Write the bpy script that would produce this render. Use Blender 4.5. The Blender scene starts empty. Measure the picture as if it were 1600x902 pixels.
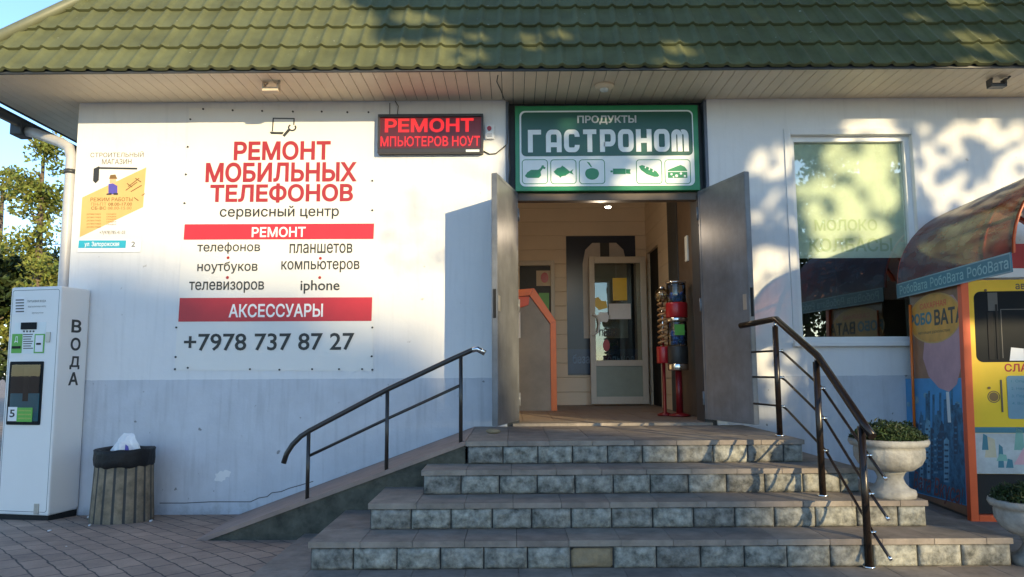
import bpy, bmesh, math, random
from mathutils import Vector, Matrix, noise
from mathutils.geometry import delaunay_2d_cdt
R = math.radians
random.seed(7)
S = bpy.context.scene
COL = S.collection

# ------------------------------------------------------------------ camera
FPX, TILT, ROLL = 1160.0, 6.3, -0.35
CAM = Vector((0, -6.8, 1.31))
cam_d = bpy.data.cameras.new('camera')
cam = bpy.data.objects.new('camera', cam_d); COL.objects.link(cam)
cam_d.sensor_width = 36; cam_d.lens = FPX / 1600 * 36
cam_d.clip_start = .05; cam_d.clip_end = 2000
CM = Matrix.Rotation(R(90 + TILT), 4, 'X') @ Matrix.Rotation(R(ROLL), 4, 'Z')
cam.matrix_world = Matrix.Translation(CAM) @ CM
S.camera = cam

# ------------------------------------------------------------------ sky, sun, exposure
SUN_EL, SUN_AZ = 13.0, 33.0        # sun to the right behind the viewer
SUN_DIR = Vector((math.sin(R(SUN_AZ)) * math.cos(R(SUN_EL)), -math.cos(R(SUN_AZ)) * math.cos(R(SUN_EL)), math.sin(R(SUN_EL))))
w = bpy.data.worlds.new('World'); S.world = w; w.use_nodes = True
nt = w.node_tree
sky = nt.nodes.new('ShaderNodeTexSky'); sky.sky_type = 'NISHITA'; sky.sun_disc = False
sky.sun_elevation = R(SUN_EL); sky.sun_rotation = math.atan2(SUN_DIR.x, SUN_DIR.y)
sky.air_density = 1.0; sky.dust_density = 0.3; sky.ozone_density = 2.8; sky.altitude = 1200
bgn = nt.nodes['Background']; bgn.inputs['Strength'].default_value = 0.15
nt.links.new(sky.outputs[0], bgn.inputs[0])
sd = bpy.data.lights.new('sun', 'SUN'); sd.energy = 2.4; sd.angle = R(0.53); sd.color = (1, .80, .46)
so = bpy.data.objects.new('sun', sd); COL.objects.link(so)
so.rotation_euler = (-SUN_DIR).to_track_quat('-Z', 'Y').to_euler(); so.location = SUN_DIR * 60
S.view_settings.view_transform = 'Standard'; S.view_settings.look = 'None'
S.view_settings.gamma = 1; S.view_settings.exposure = 1.45
S.render.engine = 'CYCLES'

# ------------------------------------------------------------------ helpers
def ray(px, py):
    return CM.to_3x3() @ Vector(((px - 800) / FPX, (451 - py) / FPX, -1))
def atY(px, py, y=0.0):
    d = ray(px, py); return CAM + d * ((y - CAM.y) / d.y)
def atZ(px, py, z=0.0):
    d = ray(px, py); return CAM + d * ((z - CAM.z) / d.z)

class Fr:                                            # a flat frame: origin, right, up, outward normal
    def __init__(s, o, u, v=(0, 0, 1)):
        s.o = Vector(o); s.u = Vector(u).normalized(); s.v = Vector(v).normalized(); s.n = s.u.cross(s.v)
    def p(s, u, v, n=0.0): return s.o + s.u * u + s.v * v + s.n * n
    def hit(s, px, py):
        d = ray(px, py); t = (s.o - CAM).dot(s.n) / d.dot(s.n); q = CAM + d * t - s.o
        return q.dot(s.u), q.dot(s.v)
    def box(s, x0, y0, x1, y1):                      # photo rectangle -> u0,v0,u1,v1 on this surface
        a = s.hit(x0, (y0 + y1) / 2); b = s.hit(x1, (y0 + y1) / 2); c = s.hit((x0 + x1) / 2, y1); d = s.hit((x0 + x1) / 2, y0)
        return a[0], c[1], b[0], d[1]
WALL = Fr((0, 0, 0), (1, 0, 0))

ORG = {}
def tag(o, label, cat, group=None, kind=None):
    if label: o['label'] = label
    if cat: o['category'] = cat
    if group: o['group'] = group
    if kind: o['kind'] = kind
    return o
def thing(name, loc, label, cat, group=None):
    o = bpy.data.objects.new(name, None); COL.objects.link(o); o.location = loc; o.empty_display_size = .1
    ORG[o.name] = Vector(loc)
    return tag(o, label, cat, group)
def kids(o): return [c for c in bpy.data.objects if c.parent == o]
def copy_tree(o, loc, label=None, parent=None):
    c = o.copy(); COL.objects.link(c); c.parent = parent
    if loc is not None: c.location = loc
    if label: c['label'] = label
    for k in kids(o): copy_tree(k, None, None, c)
    return c

def glyphs(body, bold=0, shear=0, spacing=1, res=3):         # letter outlines, thickened, filled by winding number
    c = bpy.data.curves.new('t', 'FONT'); c.body = body; c.shear = shear; c.space_character = spacing; c.resolution_u = res; c.fill_mode = 'NONE'
    o = bpy.data.objects.new('t', c); COL.objects.link(o); bpy.context.view_layer.update()
    m = bpy.data.meshes.new_from_object(o.evaluated_get(bpy.context.evaluated_depsgraph_get()))
    P = [Vector((v.co.x, v.co.y)) for v in m.vertices]; nx = {}
    for e in m.edges:
        a, b = e.vertices; nx.setdefault(a, []).append(b); nx.setdefault(b, []).append(a)
    seen = set(); loops = []
    for i in range(len(P)):
        if i in seen or i not in nx: continue
        lp = [i]; seen.add(i); nxt = i + 1 if (i + 1) in nx[i] else nx[i][0]
        while nxt not in seen:
            lp.append(nxt); seen.add(nxt); k = [q for q in nx[nxt] if q not in seen]
            if not k: break
            nxt = k[0]
        loops.append(lp)
    bpy.data.objects.remove(o); bpy.data.curves.remove(c); bpy.data.meshes.remove(m)
    if bold and loops:
        area = lambda l: sum(P[l[k]].x * P[l[(k + 1) % len(l)]].y - P[l[(k + 1) % len(l)]].x * P[l[k]].y for k in range(len(l))) / 2
        sg = 1 if area(max(loops, key=lambda l: abs(area(l)))) > 0 else -1
        Q = [p.copy() for p in P]
        for l in loops:
            N = len(l)
            for k in range(N):
                p = P[l[k]]; a = None; b = None
                for d in range(1, N):
                    if (p - P[l[k - d]]).length > 1e-5: a = (p - P[l[k - d]]).normalized(); break
                for d in range(1, N):
                    if (P[l[(k + d) % N]] - p).length > 1e-5: b = (P[l[(k + d) % N]] - p).normalized(); break
                if a is None or b is None: continue
                n1 = Vector((a.y, -a.x)) * sg; n2_ = Vector((b.y, -b.x)) * sg; mm = n1 + n2_
                if mm.length < .3: continue
                mm.normalize(); Q[l[k]] = p + mm * bold / max(.5, mm.dot(n1))
        P = Q
    E = [(l[k], l[(k + 1) % len(l)]) for l in loops for k in range(len(l))]
    V, _, F, *_r = delaunay_2d_cdt(P, E, [], 0, 1e-6)
    segs = [(P[a], P[b]) for a, b in E]; out = []
    for f in F:
        cx = sum(V[i].x for i in f) / len(f); cy = sum(V[i].y for i in f) / len(f); wn = 0
        for a, b in segs:
            if (a.y <= cy) != (b.y <= cy) and a.x + (cy - a.y) / (b.y - a.y) * (b.x - a.x) > cx: wn += 1 if b.y > a.y else -1
        if wn: out.append(f)
    return V, out
class MB:
    def __init__(s): s.bm = bmesh.new(); s.mi = 0
    def face(s, pts, smooth=False):
        f = s.bm.faces.new([s.bm.verts.new(p) for p in pts]); f.material_index = s.mi; f.smooth = smooth; return f
    def box(s, x0, x1, y0, y1, z0, z1, bev=0):
        return s.fbox(Fr((0, 0, 0), (1, 0, 0)), x0, x1, z0, z1, -y1, -y0, bev)
    def fbox(s, fr, u0, u1, v0, v1, n0, n1, bev=0):
        V = [s.bm.verts.new(fr.p(u, v, n)) for n in (n0, n1) for v in (v0, v1) for u in (u0, u1)]
        F = []
        for idx in ((4, 5, 7, 6), (1, 0, 2, 3), (5, 1, 3, 7), (0, 4, 6, 2), (6, 7, 3, 2), (0, 1, 5, 4)):
            f = s.bm.faces.new([V[i] for i in idx]); f.material_index = s.mi; F.append(f)
        if bev:
            es = list({e for f in F for e in f.edges})
            r = bmesh.ops.bevel(s.bm, geom=es, offset=bev, segments=2, affect='EDGES', profile=.6)
            for f in r['faces']: f.material_index = s.mi
        return s
    def prism(s, pts, d):                            # planar loop extruded by vector d
        d = Vector(d); a = [Vector(p) for p in pts]; b = [p + d for p in a]; n = len(a)
        s.face(b); s.face(a[::-1])
        for i in range(n): s.face((a[i], a[(i + 1) % n], b[(i + 1) % n], b[i]))
        return s
    def fpoly(s, fr, pts, n0, n1=None):
        if n1 is None: s.face([fr.p(u, v, n0) for u, v in pts]); return s
        return s.prism([fr.p(u, v, n0) for u, v in pts], fr.n * (n1 - n0))
    def strip(s, fr, pts, wd, n, closed=False):      # flat mitred line
        P = [Vector((p[0], p[1])) for p in pts]; P = [p for i, p in enumerate(P) if i == 0 or (p - P[i - 1]).length > 1e-5]
        if closed and (P[0] - P[-1]).length < 1e-5: P.pop()
        N = len(P); L = []; Q = []
        for i in range(N):
            a = P[i - 1] if (i > 0 or closed) else None; b = P[(i + 1) % N] if (i < N - 1 or closed) else None
            d1 = (P[i] - a).normalized() if a is not None else None; d2 = (b - P[i]).normalized() if b is not None else None
            d1 = d1 or d2; d2 = d2 or d1
            m = Vector((-(d1 + d2).y, (d1 + d2).x))
            m = m.normalized() if m.length > 1e-6 else Vector((-d1.y, d1.x))
            k = wd / 2 / max(.35, m.dot(Vector((-d1.y, d1.x))))
            L.append(P[i] + m * k); Q.append(P[i] - m * k)
        for i in range(N if closed else N - 1):
            j = (i + 1) % N
            s.face([fr.p(*Q[i], n), fr.p(*Q[j], n), fr.p(*L[j], n), fr.p(*L[i], n)])
        return s
    def tube(s, pts, r, n=12, caps=True):
        P = [Vector(p) for p in pts]; rs = r if isinstance(r, (list, tuple)) else [r] * len(P); rings = []
        up = None
        for i, p in enumerate(P):
            d = ((P[i] - P[i - 1]).normalized() if i else Vector()) + ((P[i + 1] - P[i]).normalized() if i < len(P) - 1 else Vector())
            d.normalize()
            if up is None: up = d.orthogonal().normalized()
            up = (up - d * up.dot(d)).normalized(); sd = d.cross(up)
            rings.append([s.bm.verts.new(p + (up * math.cos(2 * math.pi * k / n) + sd * math.sin(2 * math.pi * k / n)) * rs[i]) for k in range(n)])
        for a, b in zip(rings, rings[1:]):
            for k in range(n):
                f = s.bm.faces.new((a[k], a[(k + 1) % n], b[(k + 1) % n], b[k])); f.smooth = True; f.material_index = s.mi
        if caps:
            f = s.bm.faces.new(rings[0][::-1]); f.material_index = s.mi
            f = s.bm.faces.new(rings[-1]); f.material_index = s.mi
        return s
    def lathe(s, c, prof, n=28, fn=None):
        c = Vector(c); rings = []
        for r, z in prof:
            ring = []
            for k in range(n):
                a = 2 * math.pi * k / n; rr, zz = (r, z) if fn is None else fn(r, z, a)
                ring.append(s.bm.verts.new(c + Vector((rr * math.cos(a), rr * math.sin(a), zz))))
            rings.append(ring)
        for a, b in zip(rings, rings[1:]):
            for k in range(n):
                f = s.bm.faces.new((a[k], a[(k + 1) % n], b[(k + 1) % n], b[k])); f.smooth = True; f.material_index = s.mi
        if prof[0][0] > 1e-4: s.bm.faces.new(rings[0][::-1]).material_index = s.mi
        if prof[-1][0] > 1e-4: s.bm.faces.new(rings[-1]).material_index = s.mi
        return s
    def ball(s, c, r, n=10, sq=(1, 1, 1)):
        c = Vector(c); m = n // 2 + 1; rings = []
        for i in range(m + 1):
            t = math.pi * i / m
            rings.append([s.bm.verts.new(c + Vector((r * sq[0] * math.sin(t) * math.cos(2 * math.pi * k / n), r * sq[1] * math.sin(t) * math.sin(2 * math.pi * k / n), -r * sq[2] * math.cos(t)))) for k in range(n)])
        for a, b in zip(rings, rings[1:]):
            for k in range(n):
                f = s.bm.faces.new((a[k], a[(k + 1) % n], b[(k + 1) % n], b[k])); f.smooth = True; f.material_index = s.mi
        return s
    def text(s, fr, body, bx, n, bold=0.0, shear=0.0, spacing=1.0, res=3):   # fitted to the box u0,v0,u1,v1
        V, F = glyphs(body, bold, shear, spacing, res)
        if not F: return s
        use = {i for f in F for i in f}
        x0, x1 = min(V[i].x for i in use), max(V[i].x for i in use); y0, y1 = min(V[i].y for i in use), max(V[i].y for i in use)
        mp = {i: s.bm.verts.new(fr.p(bx[0] + (V[i].x - x0) / (x1 - x0) * (bx[2] - bx[0]), bx[1] + (V[i].y - y0) / max(1e-6, y1 - y0) * (bx[3] - bx[1]), n)) for i in use}
        for f in F:
            try: s.bm.faces.new([mp[i] for i in f]).material_index = s.mi
            except ValueError: pass
        return s
    def leaf(s, c, size, d=None, asp=.55):           # one pointed leaf, slightly folded
        d = d or Vector((random.gauss(0, 1), random.gauss(0, 1), random.gauss(0, 1))).normalized()
        a = d.orthogonal().normalized(); a = Matrix.Rotation(random.uniform(0, 6.28), 3, d) @ a
        b = d.cross(a); h = size / 2; k = size * asp / 2
        s.face([c - a * h, c - a * h * .2 - b * k + d * k * .4, c + a * h, c - a * h * .2 + b * k + d * k * .4])
    def build(s, name, mats, parent=None, label=None, kind=None, merge=False):
        if merge: bmesh.ops.remove_doubles(s.bm, verts=s.bm.verts, dist=1e-5)
        me = bpy.data.meshes.new(name); o = bpy.data.objects.new(name, me); COL.objects.link(o)
        org = ORG[parent.name] if parent else Vector((0, 0, 0))
        if parent: bmesh.ops.translate(s.bm, verts=s.bm.verts, vec=-org); o.parent = parent
        s.bm.to_mesh(me); s.bm.free()
        for m in (mats if isinstance(mats, (list, tuple)) else [mats]): me.materials.append(m)
        ORG[o.name] = org
        if label: o['label'] = label
        if kind: o['kind'] = kind
        return o
    def solo(s, name, mats, loc, label, cat, group=None, kind=None):   # a thing that is one mesh, origin at its base
        bmesh.ops.translate(s.bm, verts=s.bm.verts, vec=-Vector(loc))
        o = s.build(name, mats); o.location = loc; ORG[o.name] = Vector(loc)
        return tag(o, label, cat, group, kind)

def rrect(u0, v0, u1, v1, r, k=5):
    P = []
    for cx, cy, a0 in ((u1 - r, v0 + r, -90), (u1 - r, v1 - r, 0), (u0 + r, v1 - r, 90), (u0 + r, v0 + r, 180)):
        for i in range(k + 1):
            a = R(a0 + 90 * i / k); P.append((cx + r * math.cos(a), cy + r * math.sin(a)))
    return P
def ell(cu, cv, a, b=None, n=24, t0=0, t1=360):
    b = b or a; return [(cu + a * math.cos(R(t0 + (t1 - t0) * i / n)), cv + b * math.sin(R(t0 + (t1 - t0) * i / n))) for i in range(n if t1 - t0 == 360 else n + 1)]

# ------------------------------------------------------------------ materials
def mat(name, col, rough=.6, var=.15, scale=6, bump=0, bscale=40, metal=0, spec=.5, col2=None, island=0, emit=0, coat=0, streak=0, alpha=None, detail=6):
    m = bpy.data.materials.new(name); m.use_nodes = True; t = m.node_tree; b = t.nodes['Principled BSDF']; L = t.links.new
    b.inputs['Roughness'].default_value = rough; b.inputs['Metallic'].default_value = metal; b.inputs['Specular IOR Level'].default_value = spec
    if coat: b.inputs['Coat Weight'].default_value = coat; b.inputs['Coat Roughness'].default_value = .08
    tc = t.nodes.new('ShaderNodeTexCoord')
    n = t.nodes.new('ShaderNodeTexNoise'); n.inputs['Scale'].default_value = scale; n.inputs['Detail'].default_value = detail; n.inputs['Roughness'].default_value = .65
    L(tc.outputs['Object'], n.inputs['Vector'])
    mx = t.nodes.new('ShaderNodeMix'); mx.data_type = 'RGBA'
    rp = t.nodes.new('ShaderNodeValToRGB'); rp.color_ramp.elements[0].position = .32; rp.color_ramp.elements[1].position = .68
    L(n.outputs['Fac'], rp.inputs[0]); L(rp.outputs[0], mx.inputs[0])
    c2 = col2 or tuple(c * (1 - var) for c in col); c1 = col if col2 else tuple(min(1, c * (1 + var * .5)) for c in col)
    mx.inputs[6].default_value = (*c2, 1); mx.inputs[7].default_value = (*c1, 1)
    out = mx.outputs[2]
    if streak:
        mp = t.nodes.new('ShaderNodeMapping'); mp.inputs['Scale'].default_value = (9, 9, .7); L(tc.outputs['Object'], mp.inputs[0])
        n3 = t.nodes.new('ShaderNodeTexNoise'); n3.inputs['Scale'].default_value = 2.2; n3.inputs['Detail'].default_value = 8; L(mp.outputs[0], n3.inputs['Vector'])
        r3 = t.nodes.new('ShaderNodeValToRGB'); r3.color_ramp.elements[0].position = .52; r3.color_ramp.elements[1].position = .75
        L(n3.outputs['Fac'], r3.inputs[0])
        m3 = t.nodes.new('ShaderNodeMix'); m3.data_type = 'RGBA'; m3.inputs[7].default_value = (*[c * .55 for c in col], 1); L(out, m3.inputs[6])
        mm = t.nodes.new('ShaderNodeMath'); mm.operation = 'MULTIPLY'; mm.inputs[1].default_value = streak; L(r3.outputs[0], mm.inputs[0]); L(mm.outputs[0], m3.inputs[0])
        out = m3.outputs[2]
    if island:
        g = t.nodes.new('ShaderNodeNewGeometry'); h = t.nodes.new('ShaderNodeHueSaturation')
        mr = t.nodes.new('ShaderNodeMapRange'); mr.inputs[3].default_value = 1 - island; mr.inputs[4].default_value = 1 + island
        L(g.outputs['Random Per Island'], mr.inputs[0]); L(mr.outputs[0], h.inputs['Value'])
        mr2 = t.nodes.new('ShaderNodeMapRange'); mr2.inputs[3].default_value = .5 - island * .06; mr2.inputs[4].default_value = .5 + island * .06
        L(g.outputs['Random Per Island'], mr2.inputs[0]); L(mr2.outputs[0], h.inputs['Hue'])
        L(out, h.inputs['Color']); out = h.outputs[0]
    L(out, b.inputs['Base Color'])
    if bump:
        n2 = t.nodes.new('ShaderNodeTexNoise'); n2.inputs['Scale'].default_value = bscale; n2.inputs['Detail'].default_value = 8; L(tc.outputs['Object'], n2.inputs['Vector'])
        bp = t.nodes.new('ShaderNodeBump'); bp.inputs['Strength'].default_value = bump; bp.inputs['Distance'].default_value = .01
        L(n2.outputs['Fac'], bp.inputs['Height']); L(bp.outputs[0], b.inputs['Normal'])
    if emit:
        L(out, b.inputs['Emission Color']); b.inputs['Emission Strength'].default_value = emit
    return m
def foliage(name, a, b2, island=.35, trans=.35):
    m = mat(name, a, .55, col2=b2, scale=1.3, island=island, spec=.35)
    t = m.node_tree; b = t.nodes['Principled BSDF']; src = b.inputs['Base Color'].links[0].from_socket
    tr = t.nodes.new('ShaderNodeBsdfTranslucent'); t.links.new(src, tr.inputs['Color'])
    ms = t.nodes.new('ShaderNodeMixShader'); ms.inputs[0].default_value = trans
    t.links.new(b.outputs[0], ms.inputs[1]); t.links.new(tr.outputs[0], ms.inputs[2])
    t.links.new(ms.outputs[0], t.nodes['Material Output'].inputs['Surface'])
    return m
def glassy(name, tint, refl=.25, see=.6, rough=.01):          # a pane: fixed share reflected, the rest seen through
    m = bpy.data.materials.new(name); m.use_nodes = True; t = m.node_tree; t.nodes.remove(t.nodes['Principled BSDF'])
    g = t.nodes.new('ShaderNodeBsdfGlossy'); g.inputs['Roughness'].default_value = rough; g.inputs['Color'].default_value = (.95, .97, .93, 1)
    tr = t.nodes.new('ShaderNodeBsdfTransparent'); tr.inputs['Color'].default_value = (*[c * see for c in tint], 1)
    fr = t.nodes.new('ShaderNodeFresnel'); fr.inputs[0].default_value = 1.5
    a = t.nodes.new('ShaderNodeMath'); a.operation = 'ADD'; a.inputs[1].default_value = refl; a.use_clamp = True; t.links.new(fr.outputs[0], a.inputs[0])
    ms = t.nodes.new('ShaderNodeMixShader'); t.links.new(a.outputs[0], ms.inputs[0]); t.links.new(tr.outputs[0], ms.inputs[1]); t.links.new(g.outputs[0], ms.inputs[2])
    t.links.new(ms.outputs[0], t.nodes['Material Output'].inputs['Surface'])
    return m

M = {}
M['wall'] = mat('white_render', (.74, .735, .73), .85, .05, 1.5, .3, 14, streak=.16)
M['plinth'] = mat('pale_blue_plinth_paint', (.55, .57, .61), .8, .10, 3, .18, 50, streak=.35)
def grime(m, h, col, z0=0.0):                                # splashed dirt of ragged height along the foot of a wall
    t = m.node_tree; b = t.nodes['Principled BSDF']; L = t.links.new; src = b.inputs['Base Color'].links[0].from_socket
    tc = t.nodes.new('ShaderNodeTexCoord'); sp = t.nodes.new('ShaderNodeSeparateXYZ'); L(tc.outputs['Object'], sp.inputs[0])
    n = t.nodes.new('ShaderNodeTexNoise'); n.inputs['Scale'].default_value = 5; n.inputs['Detail'].default_value = 10; n.inputs['Roughness'].default_value = .75; L(tc.outputs['Object'], n.inputs['Vector'])
    a = t.nodes.new('ShaderNodeMath'); a.operation = 'MULTIPLY_ADD'; a.inputs[1].default_value = h * 3.2; a.inputs[2].default_value = z0 - h * 1.1; L(n.outputs['Fac'], a.inputs[0])
    d = t.nodes.new('ShaderNodeMath'); d.operation = 'SUBTRACT'; L(a.outputs[0], d.inputs[0]); L(sp.outputs[2], d.inputs[1])
    r = t.nodes.new('ShaderNodeMapRange'); r.inputs[1].default_value = -.02; r.inputs[2].default_value = h * .8; r.inputs[4].default_value = .6; L(d.outputs[0], r.inputs[0])
    mx = t.nodes.new('ShaderNodeMix'); mx.data_type = 'RGBA'; mx.inputs[7].default_value = (*col, 1); L(r.outputs[0], mx.inputs[0]); L(src, mx.inputs[6]); L(mx.outputs[2], b.inputs['Base Color'])
grime(M['plinth'], .22, (.20, .19, .16))
def specks(m, col, scale, thr):                             # small scuffs and flakes
    t = m.node_tree; b = t.nodes['Principled BSDF']; L = t.links.new; src = b.inputs['Base Color'].links[0].from_socket
    tc = t.nodes.new('ShaderNodeTexCoord'); n = t.nodes.new('ShaderNodeTexNoise'); n.inputs['Scale'].default_value = scale; n.inputs['Detail'].default_value = 3; L(tc.outputs['Object'], n.inputs['Vector'])
    r = t.nodes.new('ShaderNodeMapRange'); r.inputs[1].default_value = thr; r.inputs[2].default_value = thr + .03; r.inputs[4].default_value = .8; L(n.outputs['Fac'], r.inputs[0])
    mx = t.nodes.new('ShaderNodeMix'); mx.data_type = 'RGBA'; mx.inputs[7].default_value = (*col, 1); L(r.outputs[0], mx.inputs[0]); L(src, mx.inputs[6]); L(mx.outputs[2], b.inputs['Base Color'])
specks(M['plinth'], (.16, .16, .16), 13, .70); specks(M['wall'], (.45, .43, .40), 9, .72)
M['crack'] = mat('dark_crack', (.12, .12, .13), .9)
M['soffit'] = mat('cream_soffit_board', (.80, .68, .50), .5, .08, 3)
M['dark'] = mat('dark_void', (.012, .011, .010), .8, 0)
M['roof'] = mat('olive_metal_tile', (.132, .142, .070), .5, .26, 2.5, .05, 30, spec=.12, streak=.22)
specks(M['roof'], (.42, .42, .34), 22, .73)
M['cap'] = mat('weathered_ridge_metal', (.15, .16, .10), .5, .1)
M['black_steel'] = mat('black_painted_steel', (.03, .025, .022), .3, .2, spec=.5)
M['rail'] = mat('dark_reflecting_chrome', (.022, .015, .012), .25, .2, metal=.3)  # chrome tube; its dark reflections are put into the colour
M['chrome'] = mat('bright_steel', (.7, .7, .7), .18, .05, metal=1)
M['door_steel'] = mat('grey_steel_door', (.165, .17, .18), .36, .36, 3.5, .08, 10, spec=.5, streak=.3)
M['frame_dark'] = mat('dark_door_surround', (.035, .04, .045), .5, .2)
M['frame_blue'] = mat('slate_surround', (.10, .12, .16), .5, .2)
M['brown'] = mat('brown_frame', (.11, .075, .05), .5, .2)
M['upvc'] = mat('white_window_plastic', (.78, .78, .77), .35, .03)
M['pipe'] = mat('grey_drainpipe', (.48, .47, .47), .4, .1)
M['gutter'] = mat('dark_gutter', (.05, .055, .06), .4, .1)
M['tread'] = mat('brown_step_tile', (.245, .205, .172), .75, .34, 7, .15, 60, island=.12, streak=0)
M['ramp'] = mat('pink_ramp_screed', (.29, .215, .18), .85, .2, 5, .2, 60)
M['stone'] = mat('grey_split_stone', (.335, .325, .285), .9, col2=(.065, .064, .055), scale=17, bump=1.0, bscale=28, island=.22)
M['stone_tan'] = mat('bare_tan_core', (.28, .215, .13), .9, .3, 12, .4)
M['mortar_groove_shade'] = mat('dark_mortar_and_groove_shade', (.06, .06, .058), .95, .2)
M['moss'] = mat('mossy_rubble_side', (.085, .085, .065), .95, .5, 9, .6, 30)
M['concrete'] = mat('ribbed_brown_concrete', (.29, .225, .15), .9, col2=(.13, .105, .07), scale=11, bump=.5, bscale=70)
M['bag'] = mat('black_bin_bag', (.010, .010, .011), .55, .1, 20, .7, 25, spec=.3)
M['paper'] = mat('white_paper', (.8, .8, .8), .7, .06)
M['vinyl'] = mat('white_banner_vinyl', (.76, .74, .70), .45, .03, 2)
M['red_print'] = mat('red_print', (.36, .02, .022), .45, .08)
M['red_band'] = mat('red_band', (.50, .02, .03), .4, .06)
M['black_print'] = mat('black_print', (.03, .03, .028), .5, .1)
M['white_print'] = mat('white_print', (.85, .85, .84), .5, .02)
M['grey_print'] = mat('grey_print', (.10, .095, .085), .6, .05)
M['yellow_print'] = mat('pale_orange_print', (.66, .42, .15), .55, .06)
M['ochre_print'] = mat('ochre_print', (.20, .11, .03), .55, .06)
M['cyan_print'] = mat('cyan_print', (.03, .42, .55), .5, .05)
M['violet_print'] = mat('blue_overall_print', (.09, .07, .38), .5, .1)
M['skin_print'] = mat('skin_print', (.7, .42, .22), .5, .1)
M['green'] = mat('green_sign', (.010, .21, .075), .3, .06, spec=.5)
M['green_dark'] = mat('dark_green_sign', (.005, .075, .04), .3, .08)
M['sign_white'] = mat('sign_white', (.74, .78, .77), .35, .04)
M['orange'] = mat('orange_panel', (.80, .17, .015), .35, .08)
M['orange_red'] = mat('red_orange_frame', (.75, .10, .02), .35, .06)
M['yellow'] = mat('yellow_panel', (.78, .50, .008), .35, .05)
M['steel'] = mat('brushed_steel', (.5, .48, .44), .38, .15, 3, metal=.6)
M['cream'] = mat('cream_panelling', (.60, .50, .38), .6, .08, 2)
M['tile_floor'] = mat('brown_floor_tile', (.26, .2, .155), .55, .2, 6)
M['pvc_door'] = mat('cream_door_frame', (.55, .50, .42), .4, .06)
M['vm_white'] = mat('white_machine_enamel', (.78, .77, .75), .3, .03, 1.5, spec=.5)
M['vm_green'] = mat('green_label', (.12, .42, .06), .4, .08)
M['screen'] = mat('dark_screen', (.010, .013, .016), .45, .1, spec=.10)
M['teal'] = mat('teal_print', (.02, .16, .22), .35, .1)
M['plastic_red'] = mat('red_plastic', (.42, .012, .018), .3, .08)
M['stand_red'] = mat('dark_red_stand', (.20, .008, .012), .35, .1)
M['capsule_blue'] = mat('blue_capsules', (.03, .16, .38), .3, .3, 20, island=.5)
M['capsule_mix'] = mat('gumballs', (.6, .35, .12), .3, .3, 20, island=.6)
M['terra'] = mat('pale_cast_stone', (.43, .41, .37), .9, col2=(.20, .19, .17), scale=6, bump=.4, bscale=50)
M['soil'] = mat('soil', (.04, .03, .022), .95)
M['glass'] = glassy('entrance_glass', (.85, .9, .88), .04, .85)
M['shop_glass'] = glassy('shop_window_glass', (.88, .95, .88), .16, .95, .004)
M['clear'] = glassy('clear_plastic', (.95, .95, .95), .03, .92)
M['canopy'] = glassy('tinted_canopy_sheet', (.40, .13, .06), .07, .62, .10)
def body_tint(m, col, fac):
    t = m.node_tree; out = t.nodes['Material Output']; src = out.inputs['Surface'].links[0].from_socket
    d = t.nodes.new('ShaderNodeBsdfDiffuse'); d.inputs[0].default_value = (*col, 1); tr = t.nodes.new('ShaderNodeBsdfTranslucent'); tr.inputs[0].default_value = (*col, 1)
    a = t.nodes.new('ShaderNodeMixShader'); t.links.new(d.outputs[0], a.inputs[1]); t.links.new(tr.outputs[0], a.inputs[2])
    n = t.nodes.new('ShaderNodeTexNoise'); n.inputs['Scale'].default_value = 7; n.inputs['Detail'].default_value = 6
    r = t.nodes.new('ShaderNodeMapRange'); r.inputs[1].default_value = .3; r.inputs[2].default_value = .7; r.inputs[3].default_value = fac * .7; r.inputs[4].default_value = min(1, fac * 1.3); t.links.new(n.outputs['Fac'], r.inputs[0])
    b = t.nodes.new('ShaderNodeMixShader'); t.links.new(r.outputs[0], b.inputs[0]); t.links.new(src, b.inputs[1]); t.links.new(a.outputs[0], b.inputs[2]); t.links.new(b.outputs[0], out.inputs['Surface'])
body_tint(M['canopy'], (.20, .035, .015), .55)
M['leaf'] = foliage('broadleaf', (.10, .15, .03), (.05, .09, .02), .35, .18)
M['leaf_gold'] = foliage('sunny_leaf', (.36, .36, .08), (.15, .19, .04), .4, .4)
M['leaf_dark'] = foliage('dark_leaf', (.05, .075, .02), (.02, .035, .012), .3, .1)
M['bark'] = mat('bark', (.16, .12, .09), .9, .4, 14, .6)
M['far_wall'] = mat('far_plaster', (.5, .47, .42), .8, .1, 1)

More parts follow.
